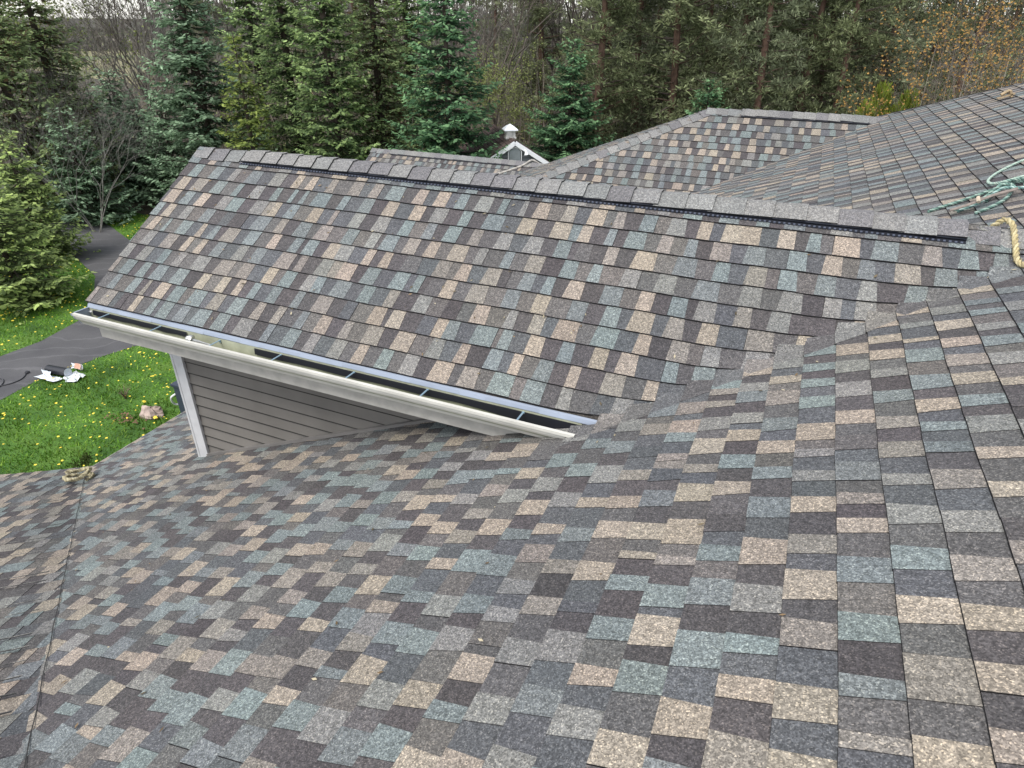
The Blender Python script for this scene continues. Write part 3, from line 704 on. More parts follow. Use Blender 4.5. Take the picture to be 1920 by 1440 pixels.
cR = [(-40, 20.2), (-31, 19.6), (-27.2, 17.9), (-25.4, 17.3), (-22.87, 16.2), (-20.2, 15.2), (-17.3, 13.6), (-15.6, 11.9), (-14.83, 10.01), (-15.1, 9.15), (-15.37, 7.57), (-15.23, 6.7), (-15.3, 4.5), (-15.6, -2)]
sheet('driveway', cL + cR, .006, m)
m, n, l, b = nodes('straw field', 1); t = tex(n, l, "ShaderNodeTexNoise", .06, 6)
r = ramp(n, l, t.outputs[0], [(.38, (.15, .18, .06)), (.5, (.24, .21, .11)), (.65, (.13, .18, .06))]); l.new(r.outputs[0], b.inputs['Base Color'])
sheet('field', [(-74, 62), (-60, 76), (-110, 230), (-260, 240), (-170, 90)], .01, m)

def inside(x, y, P):
    c = False; j = len(P) - 1
    for i in range(len(P)):
        if (P[i][1] > y) != (P[j][1] > y) and x < (P[j][0] - P[i][0]) * (y - P[i][1]) / (P[j][1] - P[i][1]) + P[i][0]: c = not c
        j = i
    return c
DRV = cL + cR
DRVi = [(x * .995 + -17 * .005, y) for x, y in DRV]
def lawn_spot(rnd):
    while True:
        u = rnd.random(); x = rnd.uniform(-27, -7.5); y = rnd.uniform(1.0, 19)
        if inside(x, y, DRV) or not inside(x, y, LAWN): continue
        if y > 3.9 and x > -6.6: continue
        return x, y
rnd = random.Random(4)
gb = MB()
def pn(x, y): return math.sin(x * 1.3 + 2 * math.sin(y * .9)) * math.sin(y * 1.7 + 1.5 * math.sin(x * .7)) 
N_G = 95000
for i in range(N_G):
    x, y = lawn_spot(rnd); d = pn(x, y); h = rnd.uniform(.04, .085) * (1 + .45 * d); a = rnd.uniform(0, 6.28); w_ = rnd.uniform(.008, .018)
    lx, ly = rnd.gauss(0, .04), rnd.gauss(0, .04); k = rnd.uniform(.55, 1.3) * (1 - .38 * d)
    col = (.12 * k, .26 * k, .026 * k) if rnd.random() < .6 else (.22 * k, .36 * k, .055 * k)
    ca_, sa_ = math.cos(a) * w_, math.sin(a) * w_
    gb.poly([(x - ca_, y - sa_, 0), (x + ca_, y + sa_, 0), (x + lx, y + ly, h)], col)
tag(gb.build('grass', attr_mat('grass blades', .7, .3, 1.2, .3), None, world_z=True), 'bright green spring grass of uneven length on the lawn', 'grass', kind='stuff')
fl = MB()
for k in range(7):
    a = 2 * math.pi * k / 7; a2 = a + .9; fl.poly([(0, 0, .095), (.032 * math.cos(a), .032 * math.sin(a), .088), (.032 * math.cos(a2), .032 * math.sin(a2), .088)], (1, 1, 1))
fl.tube([(0, 0, 0), (0, 0, .09)], .003, 3, (.3, .5, .1))
m_d = plain('dandelion yellow', (.85, .66, .06), .7, var=.1, scale=3)
d0 = fl.build('dandelion', m_d, None, world_z=True)
clus = [(lawn_spot(rnd), rnd.uniform(.2, .9)) for _ in range(60)]
for i in range(300):
    if rnd.random() < .75:
        for _ in range(20):
            (cx, cy), sg = rnd.choice(clus); x, y = cx + rnd.gauss(0, sg), cy + rnd.gauss(0, sg)
            if not inside(x, y, DRV) and inside(x, y, LAWN) and x < -7.2 and y < 12: break
    else:
        x, y = lawn_spot(rnd)
    o = d0 if i == 0 else d0.copy()
    if i: C.objects.link(o)
    o.location = (x, y, 0); o.rotation_euler = (rnd.gauss(0, .25), rnd.gauss(0, .25), rnd.uniform(0, 6)); s_ = rnd.uniform(.85, 1.4); o.scale = (s_, s_, 1)
    tag(o, 'small yellow dandelion flower in the green lawn', 'dandelion', 'dandelions scattered over the lawn')
fs = MB()
for i in range(5600):
    if rnd.random() < .6:
        (cx, cy), sg = rnd.choice(clus); x, y = cx + rnd.gauss(0, sg * 1.2), cy + rnd.gauss(0, sg * 1.2)
    else: x, y = lawn_spot(rnd)
    if inside(x, y, DRV) or not inside(x, y, LAWN) or x > -7: continue
    r_ = rnd.uniform(.017, .030); a0 = rnd.uniform(0, 6); fs.poly([(x + r_ * math.cos(a0 + k * 1.257), y + r_ * math.sin(a0 + k * 1.257), .085 + rnd.uniform(-.008, .008)) for k in range(5)])
tag(fs.build('dandelion_patch', m_d, None, world_z=True), 'many more tiny yellow dandelions sprinkled in the lawn', 'flowers', kind='stuff')

# rock, roll of membrane, cable, box by the wall
def blob(mb, c, rx, ry, rz, seed, nu=14, nv=8, col=None, rough=.2):
    rnd_ = random.Random(seed); ph = [rnd_.uniform(0, 6) for _ in range(6)]; V = []
    for j in range(nv + 1):
        for i in range(nu):
            a, e = 2 * math.pi * i / nu, math.pi * j / nv; f = 1 + rough * (math.sin(3 * a + ph[0]) * math.sin(2 * e + ph[1]) + .5 * math.sin(5 * a + ph[2] + 3 * e))
            V.append((c[0] + rx * f * math.sin(e) * math.cos(a), c[1] + ry * f * math.sin(e) * math.sin(a), c[2] + rz * f * math.cos(e)))
    for j in range(nv):
        for i in range(nu):
            q = [V[j * nu + i], V[(j + 1) * nu + i], V[(j + 1) * nu + (i + 1) % nu], V[j * nu + (i + 1) % nu]]; mb.poly(q, col or (1, 1, 1))
t = MB(); blob(t, (-11.66, 7.62, .04), .27, .20, .16, 3)
tag(t.build('rock', plain('pinkish granite', (.36, .28, .24), .9, var=.45, scale=7, bmp=.5), None, world_z=True, origin=(-11.66, 7.62, 0)), 'pinkish pale rock half sunk in the lawn near the roof edge', 'rock')
t = MB(); rnd = random.Random(8)
for i in range(60):
    x, y = -12.0 + rnd.gauss(0, .22), 7.25 + rnd.gauss(0, .1); r_ = rnd.uniform(.015, .035); t.poly([(x + r_ * math.cos(a), y + r_ * math.sin(a), .05 + rnd.uniform(0, .03)) for a in (0, 1.5, 3, 4.5)], (.16, .10, .06))
tag(t.build('bare_soil', attr_mat('bare earth', 1), None, world_z=True, origin=(-11.8, 7.2, 0)), 'crumbs of bare brown earth beside the pinkish rock', 'soil', kind='stuff')
t = MB(); rx_ = random.Random(6)
for i in range(34):
    a = rx_.uniform(0, 6.28); l_ = rx_.uniform(.15, .42); q0 = Vector((-12.75, 7.85, 0)); q1 = q0 + Vector((math.cos(a) * l_ * .5, math.sin(a) * l_ * .5, l_ * .8)); t.tube([q0, (q0 + q1) / 2 + Vector((0, 0, .08)), q1], [.006, .004, .002], 3, (.17, .13, .09))
tag(t.build('bare_shrub', attr_mat('brown twigs', .9), None, world_z=True, origin=(-12.75, 7.85, 0)), 'thin leafless reddish shrub in the lawn above the rock', 'shrub')

bn = thing('membrane_roll', (-15.15, 8.0, 0), 'black roofing membrane roll on torn white wrapping at the driveway edge', 'roll')
ROLL = bn
ax = Vector((.80, .10, 0)).normalized(); ctr = Vector((-15.12, 8.0, .17))
t = MB(); t.tube([ctr - ax * .46, ctr + ax * .40], .155, 24, caps=False); t.build('roll', M['black'], bn, True, world_z=True)
t = MB(); t.tube([ctr + ax * .385, ctr + ax * .402], .153, 24); t.build('core_face', plain('pale roll end', (.62, .66, .72), .6, var=.1), bn, world_z=True)
t = MB(); pb = ax.cross(Vector((0, 0, 1)))
def crump(o, u, v, nu, nv, amp, seed):
    r_ = random.Random(seed); H = [[o + u * (i / nu) + v * (j / nv) + Vector((r_.gauss(0, amp), r_.gauss(0, amp), abs(r_.gauss(0, amp)))) for i in range(nu + 1)] for j in range(nv + 1)]
    for j in range(nv):
        for i in range(nu): t.poly([H[j][i], H[j][i + 1], H[j + 1][i + 1], H[j + 1][i]])
crump(ctr - ax * .55 + pb * .15 - UPV * .13, ax * .95 + pb * .10, pb * .34 - UPV * .0 + UPV * .06, 6, 3, .02, 1)
crump(ctr - ax * .52 + pb * .20 - UPV * .12, ax * .55 + pb * .12, UPV * .24, 5, 3, .02, 2)
crump(ctr + ax * .36 - pb * .30 - UPV * .12, ax * .62 + pb * .1, pb * .55, 5, 4, .025, 3)
crump(ctr + ax * .1 - pb * .40 - UPV * .1, ax * .5 , UPV * .2 - pb * .05, 4, 3, .02, 5)
t.build('wrapping', plain('white wrapping', (.72, .76, .80), .5, var=.08), bn, world_z=True)
t = MB(); crump(ctr - pb * .34 + ax * .30 - UPV * .02, ax * .25, UPV * .16 - pb * .08, 2, 2, .01, 4); t.build('cardboard', plain('salmon cardboard', (.62, .36, .26), .8), bn, world_z=True)
bn.scale = (.68, .68, .68)
t = MB(); P = [Vector((x, y, .02)) for x, y in ((-15.9, 6.75), (-15.8, 6.95), (-15.95, 7.2), (-16.2, 7.3), (-16.25, 7.05), (-15.95, 7.0), (-15.75, 7.25), (-15.75, 7.5), (-15.9, 7.7))]
t.tube(smooth(P, 8), .014, 5); blob(t, (-15.92, 7.74, .03), .05, .05, .04, 2)
tag(t.build('cable', plain('black cable', (.03, .03, .035), .5), None, world_z=True, origin=(-15.9, 7.2, 0)), 'thin dark cable looped on the asphalt driveway', 'cable')
bx = thing('utility_box', (-10.62, 7.75, 0), 'dark blue grey box with a pale hose loop, mostly hidden behind the white corner board', 'box')
t = MB(); t.box((-10.35, 7.85, .50), .60, .60, 1.0); t.box((-10.35, 7.85, 1.02), .66, .66, .05); t.build('cabinet', plain('blue grey box', (.035, .045, .07), .5), bx, world_z=True)
t = MB(); t.tube(smooth([(-10.66, 7.6, .8), (-10.74, 7.5, .72), (-10.76, 7.55, .55), (-10.68, 7.65, .5)], 6), .02, 6); t.build('hose', white, bx, world_z=True)
# dandelion bits of gravel-free edge end

# ------------------------------------------------------------------ trees
def at(px, d):
    """ground point under picture column px, d metres away"""
    v = FW * 1204 + RX * (px - 960) + UY * (720 - 42); h = Vector((v.x, v.y, 0)).normalized(); return (h.x * d, h.y * d)
m_bark = attr_mat('conifer bark', .95, .35, 6)
m_leaf = attr_mat('needles', .75, .25, 1.5, .4, 1.22)
m_twig = attr_mat('bare bark', .95, .3, 4)
def spruce_mesh(H, Rr, seed, pal, lowz=.3, dens=1.0, spray=.17, full=.85, tipcol=None, brown=0.0):
    rnd = random.Random(seed); cr = MB(); tk = MB()
    tk.tube([(0, 0, 0), (rnd.uniform(-.05, .05), 0, H * .4), (0, rnd.uniform(-.05, .05), H * .8), (0, 0, H)], [H * .014 + .03, H * .010 + .02, H * .004 + .01, .006], 7, (.07, .055, .045))
    z = lowz; gap = .26 + H * .008
    az0 = 0
    while z < H - .1:
        f = (H - z) / H; nb = rnd.randint(7, 9) if f > .15 else 5
        for k in range(nb):
            az0 += 2.4; a = az0 + rnd.uniform(-.35, .35); L = (Rr * (f ** full)) * rnd.uniform(.62, 1.12) + .12
            zz = z + rnd.uniform(-gap, gap) * .6
            if zz > H - .05: continue
            u = Vector((math.cos(a), math.sin(a), 0)); sd = Vector((-u.y, u.x, 0)); sag = rnd.uniform(.10, .30) * (.5 + .8 * (1 - z / H)); rise = .45 if f < .2 else rnd.uniform(.05, .22)
            def bp_(t): return Vector((0, 0, zz)) + u * (L * t) + Vector((0, 0, L * (rise * t * 1.3 - sag * math.sin(min(t, .75) * 2.4) + .25 * max(0, t - .7))))
            tk.tube([bp_(0), bp_(.4), bp_(.8)], [.008 + L * .009, .006 + L * .005, .004], 3, (.06, .048, .04), False)
            shade = rnd.uniform(.8, 1.2); nst = max(3, int(L / (.115 / dens)))
            for i in range(nst + 1):
                t = .14 + .86 * i / nst; p = bp_(t); w = .42 * L * (1.02 - t) ** .8 * (.4 + .6 * min(1, t * 2.5)) + .07
                for sg in (-1, 1):
                    dr = (u * rnd.uniform(.45, .9) + sd * sg + Vector((0, 0, rnd.uniform(-.35, .08)))).normalized(); m_ = max(1, int(w / .13 * dens + .5))
                    for j in range(m_):
                        q = p + dr * (w * (j + .2) / m_) + Vector((0, 0, -.10 * (j / m_) ** 2 * w))
                        ln = spray * rnd.uniform(.7, 1.25); wd = ln * rnd.uniform(.20, .34)
                        d2 = (dr + Vector((rnd.gauss(0, .30), rnd.gauss(0, .30), rnd.gauss(-.10, .25)))).normalized()
                        s2 = d2.cross(Vector((rnd.gauss(0, .5), rnd.gauss(0, .5), 1))).normalized() * wd
                        tip = (t > .72 or j == m_ - 1)
                        if brown and rnd.random() < brown * (1.2 - t): c0 = (.085, .060, .032)
                        else: c0 = pal[2] if (tip and rnd.random() < .55) else (pal[1] if (t > .45 and rnd.random() < .7) else pal[0])
                        kk = shade * rnd.uniform(.75, 1.25); col = (c0[0] * kk, c0[1] * kk, c0[2] * kk)
                        cr.poly([q - s2 * .35, q + d2 * ln * .45 - s2, q + d2 * ln, q + d2 * ln * .5 + s2, q + s2 * .3], col)
        z += gap * rnd.uniform(.8, 1.15)
    return tk, cr
def pine_mesh(H, Rr, seed, pal, crown0=.12):
    rnd = random.Random(seed); cr = MB(); tk = MB(); lean = (rnd.uniform(-.3, .3), rnd.uniform(-.3, .3))
    tp = lambda f: Vector((lean[0] * f + .15 * math.sin(f * 5 + seed), lean[1] * f + .12 * math.cos(f * 4 + seed), H * f))
    n = 9; tk.tube([tp(i / n) for i in range(n + 1)], [.19 * (1 - i / n) ** .8 + .02 for i in range(n + 1)], 8, (.125, .078, .058))
    for b_ in range(int(H * 8)):
        f = crown0 + (1 - crown0) * (b_ + rnd.random()) / (H * 8); a = rnd.uniform(0, 6.28); L = Rr * rnd.uniform(.4, 1.05) * (1.15 - f) ** .5
        base = tp(min(f, .98)); u = Vector((math.cos(a), math.sin(a), 0)); up = rnd.uniform(-.12, .5)
        P = [base, base + u * L * .35 + UPV * (L * up * .2 + rnd.gauss(0, .08)), base + u * L * .7 + Vector((rnd.gauss(0, .15), rnd.gauss(0, .15), L * up * .6)), base + u * L + Vector((rnd.gauss(0, .2), rnd.gauss(0, .2), L * up))]
        tk.tube(P, [.012 + L * .012, .01 + L * .008, .01, .005], 4, (.12, .08, .062) if rnd.random() < .5 else (.10, .08, .07), False)
        if rnd.random() < .12: continue
        for c_ in range(rnd.randint(5, 9)):
            t = rnd.uniform(.35, 1.05); i = min(2, int(t * 3)); ff = t * 3 - i; p = P[i].lerp(P[i + 1], ff) + Vector((rnd.gauss(0, .26), rnd.gauss(0, .26), rnd.gauss(.05, .14)))
            tk.tube([P[i].lerp(P[i + 1], min(ff, 1)), p], [.007, .003], 3, (.10, .08, .06), False)
            sh = rnd.uniform(.7, 1.25); sx = rnd.uniform(.2, .36)
            for k in range(rnd.randint(20, 34)):
                d = Vector((rnd.gauss(0, 1), rnd.gauss(0, 1), rnd.gauss(.25, .7))).normalized(); q = p + Vector((d.x * sx, d.y * sx, d.z * sx * .55)) * rnd.uniform(.2, 1)
                ln = rnd.uniform(.10, .20); s2 = d.cross(Vector((rnd.random(), rnd.random(), rnd.random()))).normalized() * rnd.uniform(.016, .034)
                c0 = pal[2] if rnd.random() < .25 else (pal[1] if rnd.random() < .6 else pal[0]); kk = sh * rnd.uniform(.7, 1.3)
                cr.poly([q - s2, q + s2, q + d * ln + s2 * .4, q + d * ln - s2 * .4], (c0[0] * kk, c0[1] * kk, c0[2] * kk))
    return tk, cr
def bare_mesh(H, seed, col, stems=1, spread=.25, leaf=None, leafn=2, depth=5, up=.35, leafs=.06):
    rnd = random.Random(seed); tk = MB(); lf = MB()
    def grow(p, d, L, r, lev):
        n = 3; pts = [p]; q = p.copy(); dd = d.copy()
        for i in range(n):
            dd = (dd + Vector((rnd.gauss(0, .10), rnd.gauss(0, .10), rnd.gauss(.03, .06)))).normalized(); q = q + dd * (L / n); pts.append(q.copy())
        kk = rnd.uniform(.8, 1.25); tk.tube(pts, [r, r * .86, r * .72, r * .6], 5 if lev < 2 else 3, tuple(c * kk for c in col), False)
        if leaf and lev >= depth - 2:
            for _ in range(leafn):
                p_ = pts[rnd.randint(1, 3)] + Vector((rnd.gauss(0, .06), rnd.gauss(0, .06), rnd.gauss(0, .06))); d_ = Vector((rnd.gauss(0, 1), rnd.gauss(0, 1), rnd.gauss(0, 1))).normalized(); s_ = d_.orthogonal().normalized() * leafs * .5
                k2 = rnd.uniform(.6, 1.4); lf.poly([p_ - s_, p_ + d_ * leafs * .5, p_ + s_, p_ - d_ * leafs * .5], tuple(c * k2 for c in leaf))
        if lev >= depth: return
        for k in range(rnd.choice((2, 3, 3)) if lev else rnd.choice((3, 4))):
            a = rnd.uniform(0, 6.28); o = dd.orthogonal().normalized(); o = Matrix.Rotation(a, 3, dd) @ o; an = rnd.uniform(.25, .75)
            nd = (dd * math.cos(an) + o * math.sin(an) + Vector((0, 0, up * .35))).normalized(); st = pts[rnd.choice((2, 3, 3))]
            grow(st, nd, L * rnd.uniform(.62, .86), r * .58, lev + 1)
    for s_ in range(stems):
        a = rnd.uniform(0, 6.28); sp = spread if stems > 1 else .05
        grow(Vector((math.cos(a) * .25 * (stems > 1), math.sin(a) * .25 * (stems > 1), 0)), Vector((math.cos(a) * sp, math.sin(a) * sp, 1)).normalized(), H * .33, (H * .0075 + .02) * (1 if stems < 3 else .42), 0)
    return tk, lf
KINDS = {}
def proto(key, tk, cr, mt, mc, tn, cn):
    KINDS[key] = (tk, cr, mt, mc, tn, cn, [None, None])
def plant(key, name, x, y, rz, sc_, label, cat, group=None, zs=1.0, z=0):
    tk, cr, mt, mc, tn, cn, cache = KINDS[key]
    root = thing(name, (x, y, z), label, cat, group, rz); root.scale = (sc_, sc_, sc_ * zs)
    for i, (mbx, mat, nm) in enumerate(((tk, mt, tn), (cr, mc, cn))):
        if mbx is None or not mbx.f: continue
        if cache[i] is None:
            o = mbx.build(nm, mat, None, world_z=True); cache[i] = o; o.parent = root
        else:
            o = cache[i].copy(); C.objects.link(o); o.parent = root
    return root
BLUEG = [(0.0675, 0.1046, 0.0607), (0.1266, 0.1941, 0.1181), (0.2531, 0.3544, 0.2279)]
DARKG = [(0.0455, 0.0911, 0.0481), (0.081, 0.1645, 0.081), (0.1581, 0.2719, 0.1328)]
MIDG = [(0.0844, 0.128, 0.0582), (0.1527, 0.2182, 0.0902), (0.2764, 0.3709, 0.1455)]
YELG = [(.065, .090, .030), (.125, .165, .045), (.235, .285, .075)]
OLIV = [(0.1165, 0.1553, 0.0737), (0.1842, 0.2415, 0.1087), (0.3008, 0.3778, 0.165)]
FORE = [(0.0948, 0.1272, 0.052), (0.1835, 0.2386, 0.0856), (0.3363, 0.4134, 0.1453)]
def sp(key, *a, **k): proto(key, *spruce_mesh(*a, **k), m_bark, m_leaf, 'trunk', 'crown')
sp('tall_blue', 14, 2.7, 1, BLUEG); sp('tall_mid', 13.5, 2.6, 2, MIDG); sp('tall_dark', 9.5, 2.95, 3, DARKG, full=.75)
sp('tall_olive', 13, 2.6, 4, OLIV, brown=.35); sp('yellow', 7.1, 1.9, 5, YELG); sp('small_dark', 6.9, 3.2, 6, DARKG, full=.82, dens=1.15); sp('small_blue', 4.8, 2.2, 9, BLUEG, full=.75); sp('fore', 4.3, 1.6, 7, [tuple(c * 1.12 for c in t) for t in FORE], spray=.14, full=.6, dens=1.25, lowz=.12)
PINE = [(0.101, 0.1164, 0.0618), (0.1723, 0.196, 0.101), (0.2614, 0.297, 0.1544)]
PINE2 = [(0.1188, 0.1331, 0.0808), (0.1806, 0.2043, 0.1236), (0.2851, 0.3208, 0.1901)]
for i in range(3): proto('pine%d' % i, *pine_mesh((13, 14, 12)[i], (2.6, 2.3, 2.9)[i], 20 + i, (PINE, PINE2, PINE)[i], (.06, .10, .04)[i]), m_bark, m_leaf, 'trunk', 'crown')
BK = (.17, .15, .13)
m_bud = attr_mat('spring leaves', .8, .2, 2, .35)
proto('bare0', *bare_mesh(12, 31, BK, 1, leaf=(.18, .22, .06), leafn=1), m_twig, m_bud, 'trunk', 'leaves')
proto('bare1', *bare_mesh(11, 32, (.17, .16, .145), 5, .5), m_twig, m_bud, 'trunk', 'leaves')
proto('bare2', *bare_mesh(13, 33, (.10, .085, .072), 2, .15, leaf=(.14, .18, .06), leafn=1), m_twig, m_bud, 'trunk', 'leaves')
proto('orange', *bare_mesh(10, 34, (.15, .12, .10), 3, .4, leaf=(.34, .20, .06), leafn=3, leafs=.08), m_twig, m_bud, 'trunk', 'leaves')
proto('lightgreen', *bare_mesh(6.5, 35, (.12, .11, .08), 4, .35, leaf=(.20, .23, .08), leafn=3, leafs=.09), m_twig, m_bud, 'trunk', 'leaves')
rt = random.Random(12)
def tree(key, name, px, d, sc_, label, cat, group=None, zs=1.0):
    x, y = at(px, d); return plant(key, name, x, y, rt.uniform(0, 6.28), sc_, label, cat, group, zs)
# named spruces, front row from left to right
x_, y_ = -20.35, 10.55
plant('fore', 'spruce_tree', x_, y_, .6, 1.12, 'small bushy spruce on the lawn island inside the driveway bend, nearest the camera', 'spruce tree', 'spruces around the garden', zs=.86)
SPR = [('small_blue', 175, 39, 1.15, 'low blue green spruce behind the bare twigs at the back of the driveway bend'),
       ('small_blue', 128, 37, 1.0, 'low blue green spruce below the gap to the field'),
       ('small_blue', 60, 32, .95, 'low blue green spruce in the dark corner between the left spruces'),
       ('tall_olive', -30, 34, 1.05, 'tall dull spruce half outside the left picture edge'),
       ('small_blue', 262, 33.5, 1.05, 'low blue green spruce just left of the tall blue green spruce'),
       ('fore', -75, 27, 1.0, 'yellowish spruce cut by the left picture edge, just behind the small driveway spruce'),
       ('tall_olive', 62, 36, 1.0, 'tall dull olive spruce at the far left, behind the bare arching twigs'),
       ('small_blue', 212, 35.5, .95, 'shorter blue green spruce on the grass verge where the driveway leaves the picture'),
       ('tall_blue', 345, 31, 1.0, 'tall blue green spruce left of the yellow tipped one, behind the dormer rake'),
       ('yellow', 432, 28.5, 1.0, 'narrow yellow green spruce with bright tips above the left end of the dormer ridge'),
       ('tall_mid', 530, 34, 1.0, 'tall mid green spruce just right of the yellow green spruce and set back'),
       ('tall_mid', 608, 29, .98, 'tall fresh green spruce with pale upturned tips, third from the dormer ridge end'),
       ('tall_olive', 700, 31, 1.0, 'tall spruce with browned lower branches left of the deep green one'),
       ('tall_dark', 834, 27, 1.08, 'broad deep green spruce directly left of the white cupola'),
       ('small_dark', 1076, 30, 1.0, 'compact dark spruce with pointed top right of the shed'),
       ('small_dark', 1348, 30, .80, 'slim small spruce among the pines above the hip corner of the wing roof'),
       ('tall_mid', 760, 38, 1.05, 'tall green spruce in the second row between the browned and the deep green spruces'),
       ('tall_mid', 470, 42, 1.1, 'tall spruce in the back row over the yellow green spruce')]
for key, px, d, s_, lb in SPR: tree(key, 'spruce_tree', px, d, s_, lb, 'spruce tree', 'spruces around the garden')
PN = [(1130, 33), (1210, 35), (1275, 34), (1400, 34), (1450, 33), (1530, 35), (1600, 34), (1670, 36), (1335, 41), (1015, 43), (1010, 47), (1150, 37), (1235, 40), (1300, 46), (1420, 39), (1490, 44), (1570, 38), (1625, 43), (1690, 40), (1190, 50), (1370, 52), (1540, 52), (1760, 50), (1840, 45), (930, 55), (1460, 50), (1110, 55), (1660, 56), (1910, 52), (560, 50), (380, 52), (1265, 57), (660, 46)]
for i, (px, d) in enumerate(PN):
    tree('pine%d' % (i % 3), 'pine_tree', px, d + rt.uniform(-1, 1), rt.uniform(.92, 1.15), 'tall pine with reddish trunk and dull green crown in the wood behind the house', 'pine tree', 'pines in the wood behind the house')
for i in range(44):
    px = rt.uniform(-100, 2050); d = rt.uniform(42, 75)
    if px < 260:
        d = rt.uniform(70, 95)
        if 40 < px < 250: continue
    tree(('bare0', 'bare2', 'bare1')[i % 3], 'bare_tree', px, d, rt.uniform(.9, 1.3), 'leafless grey brown tree among the pines in the wood behind the house', 'bare tree', 'bare trees in the wood')
BT = [('bare0', 178, 44, .8, 'slim bare tree with a few pale buds at the right side of the field gap'), ('bare2', 258, 42, .85, 'forked bare tree rising left of the tall blue green spruce'), ('bare1', 150, 50, .7, 'small bare tree standing against the straw coloured field'), ('bare1', 60, 30, .48, 'low grey bare tree with tangled drooping twigs above the small driveway spruce'), ('bare1', 228, 36, .8, 'pale many stemmed bare tree arching over the blue green spruce at left'), ('bare1', 45, 33, .6, 'grey bare tree with drooping twigs in front of the olive spruce at left'),
      ('bare2', 912, 36, .95, 'bare tree with upright brown stems rising directly behind the cupola'), ('bare1', 985, 41, 1.0, 'spreading bare tree between the deep green spruce and the compact dark spruce')]
for key, px, d, s_, lb in BT: tree(key, 'bare_tree', px, d, s_, lb, 'bare tree', 'bare trees at the garden edge')
tree('orange', 'maple_tree', 1880, 30, .95, 'tree with orange brown young leaves at the upper right corner', 'maple tree')
tree('orange', 'maple_tree', 1985, 27, .85, 'second orange leaved tree, cut by the right picture edge', 'maple tree')
tree('lightgreen', 'young_tree', 925, 33, .95, 'small tree with pale yellow green new leaves behind the shed', 'young tree')
tree('lightgreen', 'young_tree', -30, 44, 1.5, 'pale green budding tree at the upper left corner', 'young tree')
# arborvitae: five pointed columns growing as one clump
cr = MB(); rnd = random.Random(15)
for cx, cy, hh in ((-1.0, 0, 3.35), (-.5, .15, 3.75), (0, -.1, 3.3), (.45, .1, 3.6), (.95, 0, 3.2), (-1.3, .2, 2.9), (1.3, .1, 2.85)):
    for k in range(1500):
        f = rnd.random() ** .8; a = rnd.uniform(0, 6.28); r_ = .42 * math.sqrt(max(.0, 1 - f ** 3.2)) * rnd.uniform(.7, 1.1) + .03
        q = Vector((cx + r_ * math.cos(a), cy + r_ * math.sin(a), .1 + (hh - .15) * f)); d = Vector((math.cos(a) * .5 + rnd.gauss(0, .2), math.sin(a) * .5 + rnd.gauss(0, .2), 1)).normalized()
        s2 = d.cross(Vector((rnd.gauss(0, 1), rnd.gauss(0, 1), 0)).normalized() + Vector((.01, 0, 0))).normalized() * .03; ln = rnd.uniform(.1, .2); kk = rnd.uniform(.55, 1.35)
        cr.poly([q - s2, q + s2, q + s2 * .6 + d * ln, q + d * ln * 1.25, q - s2 * .6 + d * ln], (.19 * kk, .235 * kk, .035 * kk))
tk = MB(); tk.tube([(0, 0, 0), (0, 0, 2.4)], [.07, .02], 6, (.08, .06, .045))
proto('cedar', tk, cr, m_bark, m_bud, 'trunk', 'crown')
cx_, cy_ = at(1724, 27); plant('cedar', 'cedar_shrub', cx_, cy_, .42, 1.0, 'bright yellow green cedar clump with pointed tops behind the right roof', 'cedar', zs=1.5)
# small shrub just beyond the roof corner
tk = MB(); cr = MB(); rnd = random.Random(16)
for i in range(9):
    a = rnd.uniform(0, 6.28); q = Vector((math.cos(a) * .16, math.sin(a) * .16, rnd.uniform(.45, .8))); tk.tube([(0, 0, 0), q], [.012, .005], 4, (.08, .06, .03))
    for k in range(60):
        d = Vector((rnd.gauss(0, 1), rnd.gauss(0, 1), rnd.gauss(0, 1))).normalized(); p = q + d * rnd.uniform(0, .11); s2 = d.orthogonal().normalized() * .014; kk = rnd.uniform(.6, 1.3); cr.poly([p - s2, p + s2, p + d * .06], (.045 * kk, .065 * kk, .015 * kk))
proto('shrub', tk, cr, m_bark, m_leaf, 'stem', 'foliage')
plant('shrub', 'shrub', -10.75, 5.5, 0, .7, 'tiny dark green shrub peeking over the lower left roof corner', 'shrub')
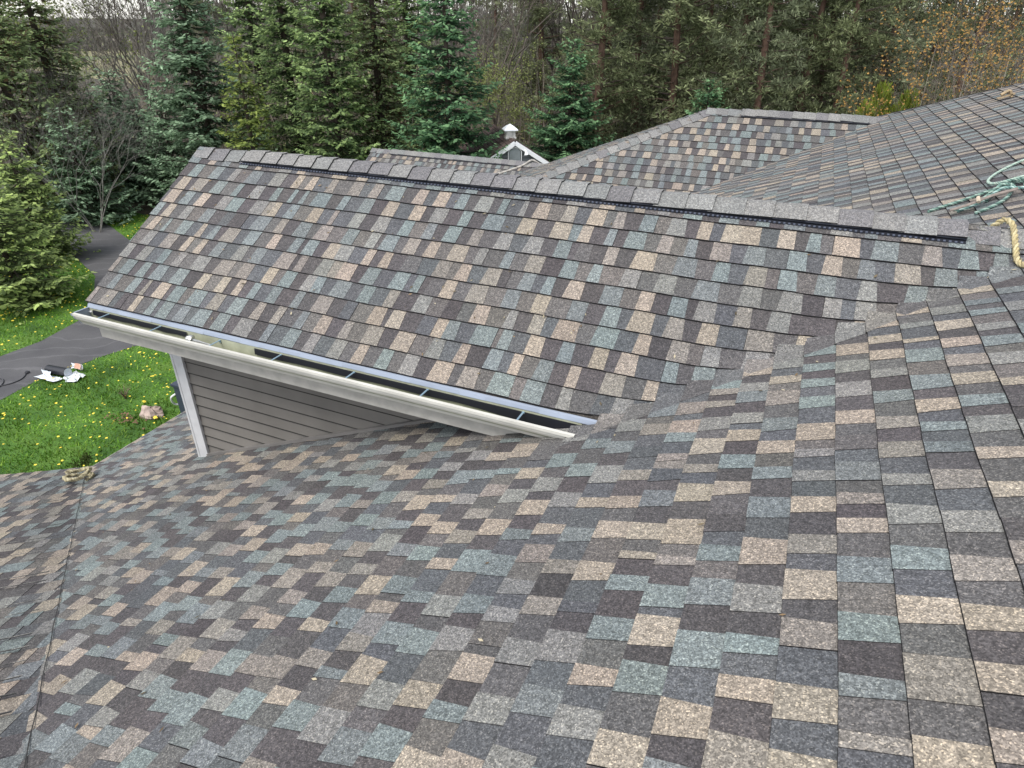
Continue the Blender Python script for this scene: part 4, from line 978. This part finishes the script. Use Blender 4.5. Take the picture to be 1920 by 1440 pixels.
# brush in the wood and the far-off wood
br = MB(); rnd = random.Random(18)
for i in range(5200):
    px = rnd.uniform(-150, 2100); d = rnd.uniform(36, 70)
    if px < 250 and (d < 46 or rnd.random() < (.75 if 100 < px < 175 else .3)): continue
    x, y = at(px, d); h = rnd.uniform(1.5, 7); w = rnd.uniform(.012, .035); lx, ly = rnd.gauss(0, .35), rnd.gauss(0, .35); k = rnd.uniform(.6, 1.5)
    c0 = (.19 * k, .165 * k, .135 * k); mx, my = x + lx * .35, y + ly * .35
    br.tube([(x, y, 0), (mx, my, h * .5), (x + lx, y + ly, h)], [w, w * .7, w * .3], 3, c0, False)
    for j in range(5):
        f = rnd.uniform(.25, .95); p = Vector((x + lx * f * .8, y + ly * f * .8, h * f)); q = p + Vector((rnd.gauss(0, .4), rnd.gauss(0, .4), rnd.uniform(.1, .7))); br.tube([p, q], [.009, .004], 3, c0, False)
    if rnd.random() < .45:
        g_ = rnd.random() < .6
        for j in range(12):
            p = Vector((x + lx + rnd.gauss(0, .4), y + ly + rnd.gauss(0, .4), rnd.uniform(.1, 1) * h)); d_ = Vector((rnd.gauss(0, 1), rnd.gauss(0, 1), rnd.gauss(0, 1))).normalized() * .06; s_ = d_.orthogonal().normalized() * .045
            br.poly([p - d_, p + s_, p + d_, p - s_], (.19 * k, .22 * k, .08 * k) if g_ else (.16 * k, .13 * k, .08 * k))
tag(br.build('brush', attr_mat('brush twigs', .9, .25, .6, 0, 1.15), None, world_z=True), 'dense tangle of thin brown saplings and budding brush filling the wood', 'brush', kind='stuff')
fwm = MB(); rnd = random.Random(19)
for i in range(4200):
    px = rnd.uniform(-400, 2400); d = rnd.uniform(80, 120) if px > 270 else rnd.uniform(215, 260); sc2 = d / 95
    x, y = at(px, d); h = rnd.uniform(5, 12) * (1 if px > 270 else .42); k = rnd.uniform(.6, 1.4); w = .10 * sc2
    fwm.tube([(x, y, 0), (x + rnd.gauss(0, .6), y, h)], [w, w * .3], 3, (.085 * k, .075 * k, .066 * k), False)
    for j in range(16):
        p = Vector((x + rnd.gauss(0, 1.2), y + rnd.gauss(0, 1.2), rnd.uniform(.0, 1) * h)); d_ = Vector((rnd.gauss(0, 1), rnd.gauss(0, 1), rnd.gauss(0, 1))).normalized() * .32 * sc2; s_ = d_.orthogonal().normalized() * .16 * sc2
        c0 = (.12, .135, .08) if rnd.random() < .5 else (.15, .135, .115); fwm.poly([p - d_, p + s_, p + d_, p - s_], tuple(c * k for c in c0))
tag(fwm.build('far_wood', attr_mat('far wood', .9, .25, .1), None, world_z=True), 'far-off mass of grey brown woodland at the horizon', 'woodland', kind='stuff')
